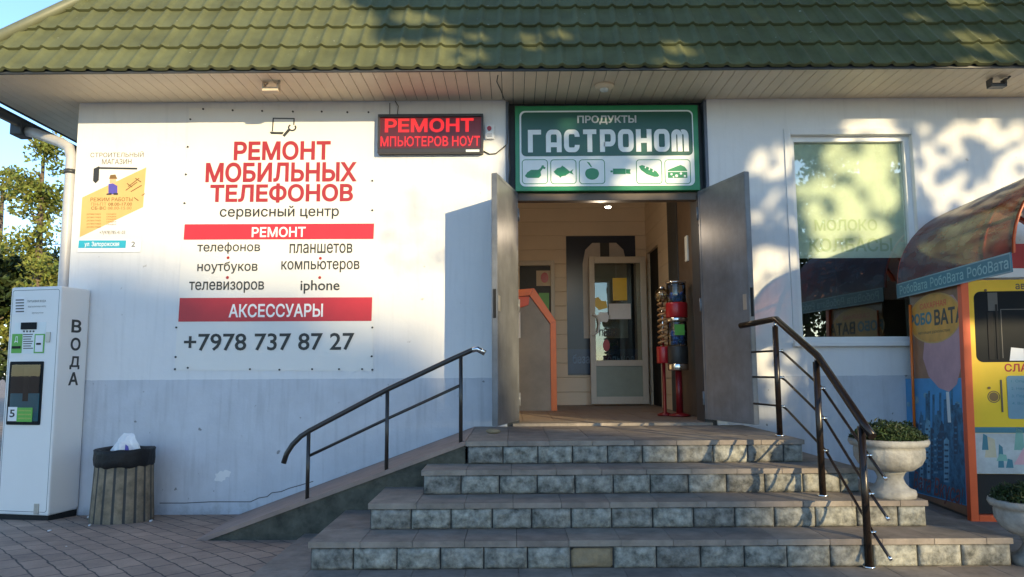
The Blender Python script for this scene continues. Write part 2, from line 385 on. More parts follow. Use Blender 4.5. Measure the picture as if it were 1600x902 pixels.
# LED matrix: lit letters broken into dots
def led(name, col, strength, pitch):
    m = bpy.data.materials.new(name); m.use_nodes = True; t = m.node_tree; b = t.nodes['Principled BSDF']; L = t.links.new
    b.inputs['Base Color'].default_value = (.05, .004, .004, 1); b.inputs['Roughness'].default_value = .35
    tc = t.nodes.new('ShaderNodeTexCoord'); sp = t.nodes.new('ShaderNodeSeparateXYZ'); L(tc.outputs['Object'], sp.inputs[0])
    ws = []
    for ax in (0, 2):
        a = t.nodes.new('ShaderNodeMath'); a.operation = 'MULTIPLY'; a.inputs[1].default_value = 2 * math.pi / pitch; L(sp.outputs[ax], a.inputs[0])
        c = t.nodes.new('ShaderNodeMath'); c.operation = 'SINE'; L(a.outputs[0], c.inputs[0])
        d = t.nodes.new('ShaderNodeMath'); d.operation = 'MULTIPLY_ADD'; d.inputs[1].default_value = .5; d.inputs[2].default_value = .5; L(c.outputs[0], d.inputs[0]); ws.append(d)
    e = t.nodes.new('ShaderNodeMath'); e.operation = 'MULTIPLY'; L(ws[0].outputs[0], e.inputs[0]); L(ws[1].outputs[0], e.inputs[1])
    f = t.nodes.new('ShaderNodeMath'); f.operation = 'MULTIPLY_ADD'; f.inputs[1].default_value = strength; f.inputs[2].default_value = strength * .15; L(e.outputs[0], f.inputs[0])
    b.inputs['Emission Color'].default_value = (*col, 1); L(f.outputs[0], b.inputs['Emission Strength'])
    return m
M['led_on'] = led('lit_red_diodes', (1, .015, .015), .95, .0105)
M['led_off'] = led('dim_red_diodes', (1, .01, .01), .05, .0105)

# paving: small interlocking blocks with joints
def paving():
    m = bpy.data.materials.new('block_paving'); m.use_nodes = True; t = m.node_tree; b = t.nodes['Principled BSDF']; L = t.links.new
    tc = t.nodes.new('ShaderNodeTexCoord'); mp = t.nodes.new('ShaderNodeMapping'); mp.inputs['Rotation'].default_value = (0, 0, R(47)); L(tc.outputs['Object'], mp.inputs[0])
    nd = t.nodes.new('ShaderNodeTexNoise'); nd.inputs['Scale'].default_value = 9; L(mp.outputs[0], nd.inputs['Vector'])
    va = t.nodes.new('ShaderNodeVectorMath'); va.operation = 'MULTIPLY_ADD'; va.inputs[1].default_value = (.03, .03, 0); L(nd.outputs['Color'], va.inputs[0]); L(mp.outputs[0], va.inputs[2])
    br = t.nodes.new('ShaderNodeTexBrick'); br.inputs['Scale'].default_value = 1; br.inputs['Brick Width'].default_value = .235; br.inputs['Row Height'].default_value = .135
    br.inputs['Mortar Size'].default_value = .006; br.inputs['Mortar Smooth'].default_value = .4; br.inputs['Bias'].default_value = -.2
    br.inputs['Color1'].default_value = (.44, .315, .235, 1); br.inputs['Color2'].default_value = (.35, .255, .195, 1); br.inputs['Mortar'].default_value = (.085, .07, .06, 1)
    L(va.outputs[0], br.inputs['Vector'])
    n = t.nodes.new('ShaderNodeTexNoise'); n.inputs['Scale'].default_value = 2.2; n.inputs['Detail'].default_value = 9; n.inputs['Roughness'].default_value = .7; L(tc.outputs['Object'], n.inputs['Vector'])
    r = t.nodes.new('ShaderNodeValToRGB'); r.color_ramp.elements[0].position = .3; r.color_ramp.elements[0].color = (.55, .55, .57, 1); r.color_ramp.elements[1].position = .72; r.color_ramp.elements[1].color = (1.1, 1.08, 1.05, 1)
    L(n.outputs['Fac'], r.inputs[0])
    mx = t.nodes.new('ShaderNodeMix'); mx.data_type = 'RGBA'; mx.blend_type = 'MULTIPLY'; mx.inputs[0].default_value = 1; L(br.outputs['Color'], mx.inputs[6]); L(r.outputs[0], mx.inputs[7])
    L(mx.outputs[2], b.inputs['Base Color']); b.inputs['Roughness'].default_value = .85
    n2 = t.nodes.new('ShaderNodeTexNoise'); n2.inputs['Scale'].default_value = 60; L(tc.outputs['Object'], n2.inputs['Vector'])
    sb = t.nodes.new('ShaderNodeMath'); sb.operation = 'MULTIPLY_ADD'; sb.inputs[1].default_value = -1.6; L(br.outputs['Fac'], sb.inputs[0]); L(n2.outputs['Fac'], sb.inputs[2])
    bp = t.nodes.new('ShaderNodeBump'); bp.inputs['Strength'].default_value = .5; bp.inputs['Distance'].default_value = .006; L(sb.outputs[0], bp.inputs['Height']); L(bp.outputs[0], b.inputs['Normal'])
    return m
M['paving'] = paving()

# panelled lining with horizontal joints
def lining():
    m = mat('cream_horizontal_cladding', (.74, .62, .47), .55, .06, 2)
    t = m.node_tree; b = t.nodes['Principled BSDF']; L = t.links.new
    tc = t.nodes.new('ShaderNodeTexCoord'); sp = t.nodes.new('ShaderNodeSeparateXYZ'); L(tc.outputs['Object'], sp.inputs[0])
    a = t.nodes.new('ShaderNodeMath'); a.operation = 'MULTIPLY'; a.inputs[1].default_value = 1 / .2; L(sp.outputs[2], a.inputs[0])
    f = t.nodes.new('ShaderNodeMath'); f.operation = 'FRACT'; L(a.outputs[0], f.inputs[0])
    r = t.nodes.new('ShaderNodeValToRGB'); r.color_ramp.elements[0].position = .0; r.color_ramp.elements[0].color = (0, 0, 0, 1); r.color_ramp.elements[1].position = .07; L(f.outputs[0], r.inputs[0])
    bp = t.nodes.new('ShaderNodeBump'); bp.inputs['Strength'].default_value = .9; bp.inputs['Distance'].default_value = .01; L(r.outputs[0], bp.inputs['Height']); L(bp.outputs[0], b.inputs['Normal'])
    return m
M['lining'] = lining()

# ------------------------------------------------------------------ ground
def gz(y): return .05 if y > 0 else (.17 if y < -2 else .05 - .06 * y)
g = MB(); ys = [-300, -60, -12, -4, -2, -1, 0, 4, 60, 300]; xs = [-300, -60, -8, -2, 4, 60, 300]
gv = [[g.bm.verts.new((x, y, gz(y))) for x in xs] for y in ys]
for i in range(len(ys) - 1):
    for j in range(len(xs) - 1): g.bm.faces.new((gv[i][j], gv[i][j + 1], gv[i + 1][j + 1], gv[i + 1][j]))
tag(g.build('ground', M['paving']), None, None, kind='structure')

# ------------------------------------------------------------------ shop building
XL, XR, ZS = -4.09, 8.0, 3.855
B = thing('shop_building', (0, 0, 0), 'single storey white shop with green tiled roof, open grey doors and steps in front', 'building')
f = MB()
f.box(XL, -.05, 0, .3, 0, ZS + .1)
f.box(1.85, 2.63, 0, .3, 0, ZS + .1); f.box(3.77, XR, 0, .3, 0, ZS + .1)
f.box(2.63, 3.77, 0, .3, 0, 1.55); f.box(2.63, 3.77, 0, .3, 3.5, ZS + .1)
f.box(-.05, 1.85, .001, .3, 0, .80)
f.box(XL, XL + .3, .3, 9, 0, ZS + .1); f.box(XL, XR, 9, 9.3, 0, ZS + .1)
f.box(XR - .3, XR, .3, 9, 0, ZS + .1)
f.build('wall', M['wall'], B)
f = MB()
for a, b in ((XL - .006, -.05), (1.95, XR)):
    f.box(a, b, -.008, -.0005, .02, 1.228); N_ = int((b - a) / .03)
    f.fpoly(WALL, [(a, 1.2282), (b, 1.2282)] + [(b - (b - a) * k / N_, 1.245 + .004 * noise.noise(Vector((k * .31, a, 0))) + .003 * noise.noise(Vector((k * 1.3, a, 4)))) for k in range(N_ + 1)], .0006, .0072)
f.box(XL - .008, XL - .0005, 0, 9, .02, 1.245)
pl = f.build('plinth', M['plinth'], B)
f = MB(); cr = [(250, 786), (290, 786), (330, 784), (375, 784), (392, 784), (405, 778), (418, 776), (425, 770), (440, 768), (452, 763), (470, 758), (490, 752)]
f.strip(WALL, [WALL.hit(*p) for p in cr], .008, .0095); f.build('crack', M['crack'], pl)
f = MB()                                                     # rubbed and chipped spots on the plinth
for px, py, r in ((345, 745, .07), (355, 740, .05)):
    u, v = WALL.hit(px, py); f.fpoly(WALL, [(u + r * random.uniform(.5, 1.1) * math.cos(a / 14 * 6.283), v + r * random.uniform(.5, 1) * math.sin(a / 14 * 6.283)) for a in range(14)], .0085 + .0003 * r * 100)
f.build('paint_patch', M['wall'], pl)

# soffit boards
f = MB(); x = -4.80
while x < XR + .5:
    y1 = -.002 if x > XL - .06 else 9.5
    if -.05 - .09 < x < 1.85: y1 = .11
    f.box(x, x + .096, -.69, y1, ZS, ZS + .012, .0025); x += .1005
f.build('soffit', M['soffit'], B)
f = MB(); f.box(-4.8, XR + .6, -.69, 9.5, ZS + .014, ZS + .03); f.build('soffit_deck', M['dark'], B)
f = MB()
f.box(-4.83, XR + .6, -.715, -.692, ZS - .005, ZS + .05); f.box(-4.83, -4.803, -.69, 9.5, ZS - .005, ZS + .05)
f.build('shadow_fascia', M['frame_dark'], B)  # dark strip standing for the shadow between tile edge and soffit

# roof: pressed metal tile, waves .175 wide, courses .35 long, pitch 53.5 degrees
PIT = R(53.5); EY, EZ, EX = -.735, 3.862, -4.86
def wave(t):                                                 # asymmetric pan and roll
    t = t % 1.0
    t = (t - .28) / .44; return 0 if t < -.5 else (0 if t < 0 else (.5 - .5 * math.cos(2 * math.pi * t ** .9) if t < 1 else 0))
def tile_sheet(mb, o, du, dv, n, u0, u1, courses, clip=None):
    W, H, A, ST = .175, .35, .024, .026; nu = 10
    nw = int((u1 - u0) / W * nu)
    for c in range(courses):
        prev = None
        vs = [0, .015, .12, .24, .35]
        for k, vv in enumerate(vs):
            row = []
            for i in range(nw + 1):
                u = u0 + i * W / nu; h = A * wave(u / W) + ST * (1 - vv / H)
                v = c * H + vv
                if clip: u = max(u, clip(v))
                row.append(mb.bm.verts.new(o + du * u + dv * v + n * h))
            if prev:
                for i in range(nw):
                    if (row[i].co - row[i + 1].co).length < 1e-6 and (prev[i].co - prev[i + 1].co).length < 1e-6: continue
                    fc = mb.bm.faces.new((prev[i], prev[i + 1], row[i + 1], row[i])); fc.smooth = True
            else:
                low = [mb.bm.verts.new(q.co - n * (ST + .004) + dv * .004) for q in row]
                for i in range(nw):
                    mb.bm.faces.new((low[i], low[i + 1], row[i + 1], row[i]))
            prev = row
f = MB()
du, dv = Vector((1, 0, 0)), Vector((0, math.cos(PIT), math.sin(PIT))); nn = du.cross(dv)
tile_sheet(f, Vector((0, EY, EZ)), du, dv, nn, EX, XR + .6, 8, clip=lambda v: EX + v * math.cos(PIT) + .02)
roof = f.build('roof', M['roof'], B)
f = MB(); du2, dv2 = Vector((0, -1, 0)), Vector((math.cos(PIT), 0, math.sin(PIT))); n2 = du2.cross(dv2)
tile_sheet(f, Vector((EX, 0, EZ)), du2, dv2, n2, -9.5, -EY, 8)
for v in f.bm.verts:                                         # trim at the hip
    s_ = v.co.z - EZ
    lim = EY + (s_ / math.tan(PIT)) + .02
    if v.co.y < lim: v.co.y = lim
f.build('roof_side', M['roof'], roof)
f = MB(); f.tube([(EX - .02, EY - .02, EZ + .03), (EX + 2.8 * math.cos(PIT), EY + 2.8 * math.cos(PIT), EZ + 2.8 * math.sin(PIT) + .03)], .055, 10)
f.build('hip_cap', M['cap'], roof)
f = MB(); top = EZ + 2.8 * math.sin(PIT); o_ = 2.8 * math.cos(PIT)
f.box(EX + o_, XR, EY + o_, 8, top - .05, top); f.build('roof_top', M['cap'], roof)

# side gutter and drainpipe
f = MB(); f.tube([(-4.9, -.62, 3.80), (-4.9, 9, 3.80)], .055, 10)
gut = f.build('gutter', M['gutter'], B)
f = MB(); f.box(-4.96, -4.84, .32, .50, 3.66, 3.80, .012); f.build('outlet', M['gutter'], gut)
f = MB(); f.tube([(-4.86, .41, 3.72), (-4.72, .36, 3.68), (-4.30, .10, 3.50), (-4.20, .06, 3.44), (-4.165, .05, 3.34), (-4.165, .05, 1.6), (-4.165, .05, .12)], .048, 14)
f.build('drainpipe', M['pipe'], B)
for z in (3.2, 1.9): f = MB(); f.tube([(-4.165, .05, z - .02), (-4.165, .05, z + .02)], .056, 14); f.build('pipe_clip', M['gutter'], B)

# doorway surround behind the sign
f = MB()
f.box(-.05, .06, .02, .3, .80, 2.93); f.box(1.74, 1.85, .02, .3, .80, 2.93)
f.box(-.05, 1.85, .10, .3, 2.93, ZS + .1)
f.build('doorway_surround', M['frame_dark'], B)
for a in (-.048, 1.82): f = MB(); f.box(a, a + .028, -.015, .1, 2.95, 3.84); f.build('surround_edge', M['frame_blue'], B)
f = MB(); f.box(.06, 1.74, .03, .13, 2.89, 2.965, .004); f.build('lintel', M['brown'], B)
f = MB(); f.box(.0, 1.8, -.03, .28, .80, .835, .004); f.build('threshold', M['tread'], B)

# steel door leaves
def leaf(hx, fx, fy, flip):
    fr = Fr((hx, 0, 0), (fx - hx, fy, 0)) if not flip else Fr((hx, 0, 0), (fx - hx, fy, 0))
    Ln = math.hypot(fx - hx, fy); sg = 1 if not flip else -1
    f = MB(); n0, n1 = sorted((0, sg * .045)); f.fbox(fr, .01, Ln, .862, 2.962, n0, n1, .003)
    lf = f.build('door_leaf', M['door_steel'], B)
    for z in (1.05, 1.9, 2.75):
        f = MB(); f.tube([fr.p(.0, z - .06, 0), fr.p(.0, z + .06, 0)], .014, 8); f.build('hinge', M['door_steel'], lf)
    f = MB()
    for q in ((n0 - .003, n0 - .0005), (n1 + .0005, n1 + .003)):
        f.fbox(fr, .012, Ln - .002, .866, .895, *q, .001); f.fbox(fr, .012, Ln - .002, 2.93, 2.958, *q, .001); f.fbox(fr, .012, .04, .896, 2.929, *q, .001); f.fbox(fr, Ln - .03, Ln - .002, .896, 2.929, *q, .001)
    f.build('edge_strip', M['door_steel'], lf)
    f = MB()
    m0, m1 = (n0 - .004, n0 - .0005) if sg > 0 else (n1 + .0005, n1 + .004)
    for q in ((n0 - .004, n0 - .0005), (n1 + .0005, n1 + .004)):
        f.fbox(fr, Ln - .085, Ln - .035, 1.80, 1.93, *q, .001)
    lp = f.build('lock_plate', M['steel'], lf)
    f = MB()
    f.fbox(fr, Ln + .0005, Ln + .003, 1.74, 1.98, n0 + .01, n1 - .01); f.build('edge_latch', M['dark'], lf)
    return lf
leaf(.06, -.122, -.71, False); leaf(1.735, 1.955, -.71, True)

# shop window
f = MB(); t_ = .05
f.box(2.63, 2.68, .05, .13, 1.55, 3.5); f.box(3.72, 3.77, .05, .13, 1.55, 3.5); f.box(2.68, 3.72, .05, .13, 3.45, 3.5); f.box(2.68, 3.72, .05, .13, 1.55, 1.60)
wf = f.build('window_frame', M['upvc'], B)
f = MB(); f.face([(2.68, .09, 1.6), (3.72, .09, 1.6), (3.72, .09, 3.45), (2.68, .09, 3.45)]); f.build('pane', M['shop_glass'], wf)
M['faded'] = mat('faded_white_letters', (.58, .63, .46), .5, .1)
for s_, b_ in (('МОЛОКО', (2.86, 2.60, 3.45, 2.71)), ('КОЛБАСЫ', (2.80, 2.40, 3.58, 2.53))): f = MB(); f.text(Fr((0, .100, 0), (1, 0, 0)), s_, b_, 0, .02); f.build('window_lettering', M['faded'], wf)
f = MB(); f.box(2.685, 3.715, .102, .106, 2.34, 3.445); f.build('window_film', mat('pale_green_film', (.82, .84, .75), .6, .16, 2.5), wf)
f = MB(); f.box(2.56, 3.84, -.06, .05, 1.51, 1.549, .006); f.build('window_sill', M['upvc'], wf)
f = MB()
f.box(2.57, 2.63, -.014, -.0005, 1.552, 3.56, .003); f.box(3.77, 3.85, -.014, -.0005, 1.552, 3.56, .003); f.box(2.631, 3.769, -.014, -.0005, 3.5, 3.56, .003)
f.build('window_trim', M['wall'], wf)
f = MB(); f.box(2.4, 4.0, .33, 3.2, 1.2, 1.25); f.box(2.0, 4.4, 3.2, 3.25, .8, 3.8); f.box(2.0, 4.4, .31, 3.2, 3.80, 3.84); f.box(1.96, 2.0, .31, 3.2, .8, 3.8); f.box(4.4, 4.44, .31, 3.2, .8, 3.8)
f.build('shop_room', M['brown'], B)

# vestibule
f = MB()
f.box(-.56, .11, 3.6, 3.66, .83, 3.8); f.box(.57, 1.9, 3.6, 3.66, .83, 3.8); f.box(.11, .57, 3.6, 3.66, 2.82, 3.8)
f.box(-.56, -.5, .3, 3.6, .83, 3.8); f.box(1.9, 1.94, .3, 2.75, .83, 3.8); f.box(1.9, 1.94, 3.52, 3.6, .83, 3.8); f.box(1.9, 1.94, 2.75, 3.52, 2.93, 3.8)
f.box(-.56, 1.94, .3, 3.66, 3.8, 3.84)
vw = f.build('vestibule_wall', M['lining'], B)
f = MB()
for i in range(9):
    for j in range(11): f.box(-.5 + i * .3, -.5 + i * .3 + .296, .282 + j * .31, .282 + j * .31 + .306, .80, .83 + .0002 * ((i + j) % 2))
f.build('vestibule_floor', M['tile_floor'], B)
f = MB(); f.box(1.86, 1.899, 1.45, 1.95, .83, 3.5, .004); f.build('dark_pilaster', M['frame_dark'], B)
f = MB(); f.box(1.87, 1.899, .30, 1.449, .83, 3.4, .004); f.build('brown_panel', M['brown'], B)
f = MB(); f.box(1.85, 1.869, .95, 1.05, 2.45, 2.72, .003); f.build('wall_switch', M['sign_white'], B)
f = MB(); f.box(1.945, 2.9, 2.6, 3.7, .83, 2.95); f.build('passage', M['dark'], B)
# dark inner glazed door on the left with papers on it
f = MB(); f.box(.11, .57, 3.64, 3.68, .83, 2.82); ld = f.build('dark_inner_door', M['frame_dark'], B)
f = MB(); f.box(.545, .60, 3.57, 3.64, .83, 2.85, .003); f.box(.07, .545, 3.57, 3.64, 2.78, 2.85, .003); f.build('jamb', M['pvc_door'], ld)
DB = Fr((0, 3.635, 0), (1, 0, 0))
for rect, m_ in (((838, 423, 861, 447), 'cream'), ((842, 458, 858, 490), 'vm_green')):
    f = MB(); b_ = DB.box(*rect); f.fbox(DB, b_[0], b_[2], b_[1], b_[3], 0, .003); f.build('notice', M[m_], ld)
f = MB(); u, v = DB.hit(851, 434); f.fpoly(DB, ell(u, v, .055, .075), 0, .004); f.build('notice', M['plastic_red'], ld)
# open glazed entrance door in front of the back wall
DY = 3.36; DR = Fr((0, DY, 0), (1, 0, 0)); x0, x1, z0, z1 = 1.06, 1.84, .85, 2.86
f = MB()
f.fbox(DR, x0, x0 + .075, z0, z1, 0, .05, .004); f.fbox(DR, x1 - .075, x1, z0, z1, 0, .05, .004)
f.fbox(DR, x0 + .076, x1 - .076, z1 - .09, z1, 0, .05, .004); f.fbox(DR, x0 + .076, x1 - .076, z0, z0 + .10, 0, .05, .004); f.fbox(DR, x0 + .076, x1 - .076, 1.36, 1.44, 0, .05, .004)
idr = f.build('inner_door', M['pvc_door'], B)
f = MB(); f.fbox(DR, x0 + .07, x1 - .07, 1.44, z1 - .08, .02, .03); f.build('pane', M['glass'], idr)
f = MB(); f.fbox(DR, x0 + .07, x1 - .07, z0 + .09, 1.36, .02, .03); f.build('lower_panel', mat('grey_green_panel', (.26, .30, .25), .4, .1), idr)
f = MB(); hu = x0 + .04; f.tube([DR.p(hu, 1.78, .05), DR.p(hu, 1.78, .10), DR.p(hu + .06, 1.82, .12), DR.p(hu + .08, 1.93, .12), DR.p(hu + .06, 2.03, .12), DR.p(hu, 2.06, .10), DR.p(hu, 2.06, .05)], .014, 8)
f.build('handle', M['upvc'], idr)
f = MB(); f.fbox(DR, *[DR.box(957, 435, 979, 470)[i] for i in (0, 2, 1, 3)], .032, .035); f.build('notice', M['yellow'], idr, 'yellow notice')
f = MB(); f.fbox(DR, *[DR.box(951, 475, 985, 499)[i] for i in (0, 2, 1, 3)], .032, .035); f.build('notice', M['paper'], idr, 'white notice')
f = MB(); u, v = DR.hit(938, 476); f.fpoly(DR, [(u - .08, v - .02), (u - .02, v - .08), (u + .09, v - .05), (u + .08, v + .04), (u + .01, v + .05), (u - .03, v + .10), (u - .07, v + .09)], .032, .035); f.build('sticker', M['yellow'], idr, 'yellow cutout sticker')
f = MB(); u, v = DR.hit(942, 496); f.fpoly(DR, [(u + .09 * (1 + .12 * math.cos(6 * a)) * math.cos(a), v + .07 * (1 + .12 * math.cos(6 * a)) * math.sin(a)) for a in [k * 6.283 / 30 for k in range(30)]], .032, .035); f.build('sticker', M['white_print'], idr, 'white cloud sticker')
f = MB(); f.text(DR, 'ПИВО', DR.box(936, 515, 962, 525), .033, .03); f.build('sticker_lettering', M['black_print'], idr)
f = MB(); u, v = DR.hit(947, 540); f.fpoly(DR, ell(u, v, .045, .08), .032, .035); f.build('sticker', M['plastic_red'], idr, 'round red sticker')

# poster on the back wall of the vestibule
PB = Fr((0, 3.598, 0), (1, 0, 0)); t = thing('drinks_poster', (1.27, 3.6, 1.25), 'tall dark blue drinks poster with a big white bottle behind the inner glass door', 'poster')
f = MB(); f.fbox(PB, .77, 1.75, 1.24, 3.2, 0, .006); f.build('sheet', mat('deep_blue_poster', (.012, .022, .05), .3, .4, 1.5), t)
f = MB(); f.fpoly(PB, [(1.0, 1.75), (1.62, 1.75), (1.62, 2.8), (1.58, 3.0), (1.48, 3.1), (1.14, 3.1), (1.04, 3.0), (1.0, 2.8)], .0075); f.build('bottle_print', mat('bottle_white', (.5, .46, .42), .4, .15, 3), t)
f = MB(); f.fpoly(PB, [(1.25, 2.85), (1.38, 2.85), (1.38, 3.1), (1.25, 3.1)], .009); f.build('cap_print', M['black_print'], t)
f = MB(); f.fpoly(PB, [(.775, 1.26), (1.745, 1.26), (1.745, 1.6), (.775, 1.6)], .008); f.build('blue_band', mat('blue_band', (.02, .05, .13), .3, .2), t)
f = MB(); f.text(PB, 'безалкогольное', (.84, 1.40, 1.7, 1.53), .0095, .015); f.build('lettering', mat('dull_blue_print', (.16, .25, .40), .4), t)

# ------------------------------------------------------------------ steps
ST = thing('entrance_steps', (.8, -1.43, .17), 'wide stone block steps with brown tile treads leading up to the open doors', 'steps')
TR, RI, TH = .32, .158, .034
XLs = [-.325, -.6, -.89, -1.17, -1.46]; XRs = [2.06, 2.3, 2.56, 2.86, 5.6]
def stone_block(mb, x0, x1, y, z0, z1, seed, depth=0.0):
    nx, nz = 14, 8; rows = []
    for j in range(nz + 1):
        row = []
        for i in range(nx + 1):
            u, v = i / nx, j / nz; X = x0 + (x1 - x0) * u; Z = z0 + (z1 - z0) * v
            e = min(u * (x1 - x0), (1 - u) * (x1 - x0), v * (z1 - z0), (1 - v) * (z1 - z0))
            k = min(1, e / .022) ** .6
            d = k * (.015 + .017 * noise.noise(Vector((X * 11 + seed, Z * 13, seed * 3.1))) + .008 * noise.noise(Vector((X * 34 + seed, Z * 40, seed)))) - depth
            if e > 0: X += .004 * noise.noise(Vector((X * 30, Z * 30, seed)));
            row.append(mb.bm.verts.new((X, y - d, Z)))
        rows.append(row)
    for a, b in zip(rows, rows[1:]):
        for i in range(nx):
            fc = mb.bm.faces.new((a[i], a[i + 1], b[i + 1], b[i])); fc.smooth = True; fc.material_index = mb.mi
    edge = rows[0] + [r[-1] for r in rows[1:]] + rows[-1][-2::-1] + [r[0] for r in rows[-2:0:-1]]
    back = [mb.bm.verts.new((q.co.x, y + .03 + depth, q.co.z)) for q in edge]
    for i in range(len(edge)):
        j = (i + 1) % len(edge); fc = mb.bm.faces.new((edge[j], edge[i], back[i], back[j])); fc.material_index = mb.mi
for k in range(5):
    yf = -1.43 - TR * k; zt = .81 - RI * k; xl, xr = XLs[k], XRs[k]
    yb = -.02
    # tile tread
    f = MB(); rr = random.Random(k)
    y = yf - .012; n_rows = 1 + (2 if k < 4 else 9)
    yend = yb if k in (0, 4) else yf + TR + .02
    ncol = 0; xx = xl - .012
    while xx < xr + .012 - 1e-4:
        x2 = min(xx + .30, xr + .012); yy = y
        while yy < yend - 1e-4:
            y2 = min(yy + .335, yend)
            f.box(xx + .0012, x2 - .0012, yy + .0012, y2 - .0012, zt - TH, zt + rr.uniform(-.0009, .0009), .0022); yy = y2
        xx = x2
    if 0 < k < 4:                                            # the ends run back beside the upper flight
        f.box(xl - .012, XLs[k - 1] - .006, yf + TR + .022, -1.15, zt - TH, zt, .002)
        f.box(XRs[k - 1] + .004, xr + .012, yf + TR + .022, -.02, zt - TH, zt, .002)
    f.build('tread', M['tread'], ST)
    if k == 4: continue
    # stone riser
    f = MB(); zb = zt - RI; x = xl + .004; j = 0; rr = random.Random(40 + k); bw = .2505
    while x < xr - .03:
        x2 = min(x + bw + rr.uniform(-.006, .006), xr - .002)
        if xr - x2 < .06: x2 = xr - .002
        if k == 3 and j == 6: f.mi = 2; stone_block(f, x + .005, x2 - .005, yf, zb + .003, zt - TH - .012, 9.3, .012); f.mi = 0
        else: stone_block(f, x + .004, x2 - .004, yf, zb + .003, zt - TH - .002 - rr.uniform(0, .003), rr.uniform(0, 90))
        x = x2; j += 1
    f.mi = 1; f.box(xl + .002, xr - .002, yf + .012, yf + .05, zb, zt - TH - .001)
    f.build('stone_riser', [M['stone'], M['mortar_groove_shade'], M['stone_tan']], ST)
    f = MB(); f.box(xl, xr, yf + .051, -.03, -.02, zt - TH - .001); f.build('step_core', M['moss'], ST)
f = MB(); f.box(XLs[4] - .0, XRs[4], -2.72, -.03, -.02, .17 + .008 - TH - .0005); f.build('step_core', M['mortar_groove_shade'], ST)

# ramp along the wall
t = thing('access_ramp', (-1.3, -.7, .05), 'sloping pinkish access ramp along the white wall left of the steps', 'ramp')
f = MB()
a_, b_, c_, d_ = (-.338, -1.43, .812), (-2.26, -1.43, .128), (-2.44, -.012, .052), (-.338, -.012, .812)
f.face((a_, d_, c_, b_))
e_ = Vector((0, 0, -.03)); A_, B_, C_, D_ = map(Vector, (a_, b_, c_, d_))
f.face((A_ + e_, A_, B_, B_ + e_)); f.face((B_ + e_, B_, C_, C_ + e_)); f.face((D_, A_, A_ + e_, D_ + e_))
f.build('ramp_surface', M['ramp'], t)
f = MB(); y = -1.418
N = 40; topv = []; prev = None
for i in range(N + 1):
    u = i / N; X = -.34 + (-2.24 + .34) * u; zt = .812 - .03 - .684 * u * (1.90 / 1.922); zb = .0; col = []
    for j in range(7):
        z = zb + (zt - zb) * j / 6; col.append(f.bm.verts.new((X, y - .012 * noise.noise(Vector((X * 9, z * 9, 3))) * (0 if j in (0, 6) else 1), z)))
    if prev:
        for j in range(6): f.bm.faces.new((col[j], prev[j], prev[j + 1], col[j + 1])).smooth = True
    prev = col
f.build('side_wall', M['moss'], t)

# ------------------------------------------------------------------ railings
def P3(px, py, y): return atY(px, py, y)
t = thing('ramp_railing', (-.9, -1.35, .5), 'black tube railing with one middle bar on the ramp beside the left wall', 'railing')
YR = -1.35
hp = [P3(p[0], p[1], YR) for p in ((443, 724), (448, 709), (457, 695), (470, 682), (484, 673), (607, 608), (700, 564), (722, 554), (738, 547), (746, 546), (757, 552))]
f = MB(); f.tube(hp, .019, 12); f.build('handrail', M['black_steel'], t)
f = MB(); f.tube([P3(738, 547, YR), P3(746, 545.5, YR), P3(758, 552, YR)], .0205, 12); f.build('handrail_tip', M['chrome'], t)
f = MB(); f.tube([P3(484, 712, YR), P3(606, 654, YR), P3(722, 601, YR)], .011, 10); f.build('middle_bar', M['black_steel'], t)
for (bx, by, tx, ty) in ((478, 792, 484, 673), (602, 743, 607, 608), (718, 689, 722, 554)):
    a, b = P3(bx, by, YR), P3(tx, ty, YR); b.x = a.x = (a.x + b.x) / 2
    f = MB(); f.tube([a - Vector((0, 0, .03)), b], .014, 10); f.build('post', M['black_steel'], t)

t = thing('steps_railing', (1.99, -1.8, .5), 'dark chrome railing with three thin bars down the right side of the steps', 'railing')
PO = [(1.99, -1.18, .81, 1.63), (1.99, -1.91, .494, 1.355), (2.03, -2.41, .178, .975)]
for x, y, z0, z1 in PO:
    f = MB(); f.tube([(x, y, z0 - .002), (x, y, z1)], .0215, 14); po = f.build('post', M['rail'], t)
    f = MB(); f.tube([(x, y, z0 + .001), (x, y, z0 + .012)], .036, 14); f.build('base_collar', M['chrome'], po)
    f = MB(); f.tube([(x, y, z1), (x, y, z1 + .03)], .012, 8); f.build('rail_bracket', M['chrome'], po)
f = MB(); f.tube([(1.83, -.85, 1.655), (1.90, -1.0, 1.668), (1.99, -1.16, 1.685), (1.993, -1.21, 1.682), (1.997, -1.26, 1.655), (2.0, -1.91, 1.395), (2.03, -2.41, 1.012), (2.04, -2.52, .925)], .0235, 14)
f.build('handrail', M['rail'], t)
BR = [(1.447, 1.182, .807), (1.246, .989, .589), (1.032, .781, .374)]
for zs in BR:
    ox = .034
    f = MB(); f.tube([(1.92 + ox, -.72, zs[0] + .0), (1.99 + ox, -1.16, zs[0]), (1.99 + ox, -1.25, zs[0] - .02), (1.99 + ox, -1.91, zs[1]), (2.03 + ox, -2.41, zs[2]), (2.04 + ox, -2.56, zs[2] - .10)], .0085, 8)
    br = f.build('thin_bar', M['rail'], t)
    f = MB()
    for (x, y, _, _), z in zip(PO, zs): f.tube([(x + .014, y, z), (x + .05, y, z)], .011, 8)
    f.tube([(2.04 + ox, -2.55, zs[2] - .095), (2.041 + ox, -2.575, zs[2] - .112)], .010, 8)
    f.build('bar_clip', M['chrome'], br)

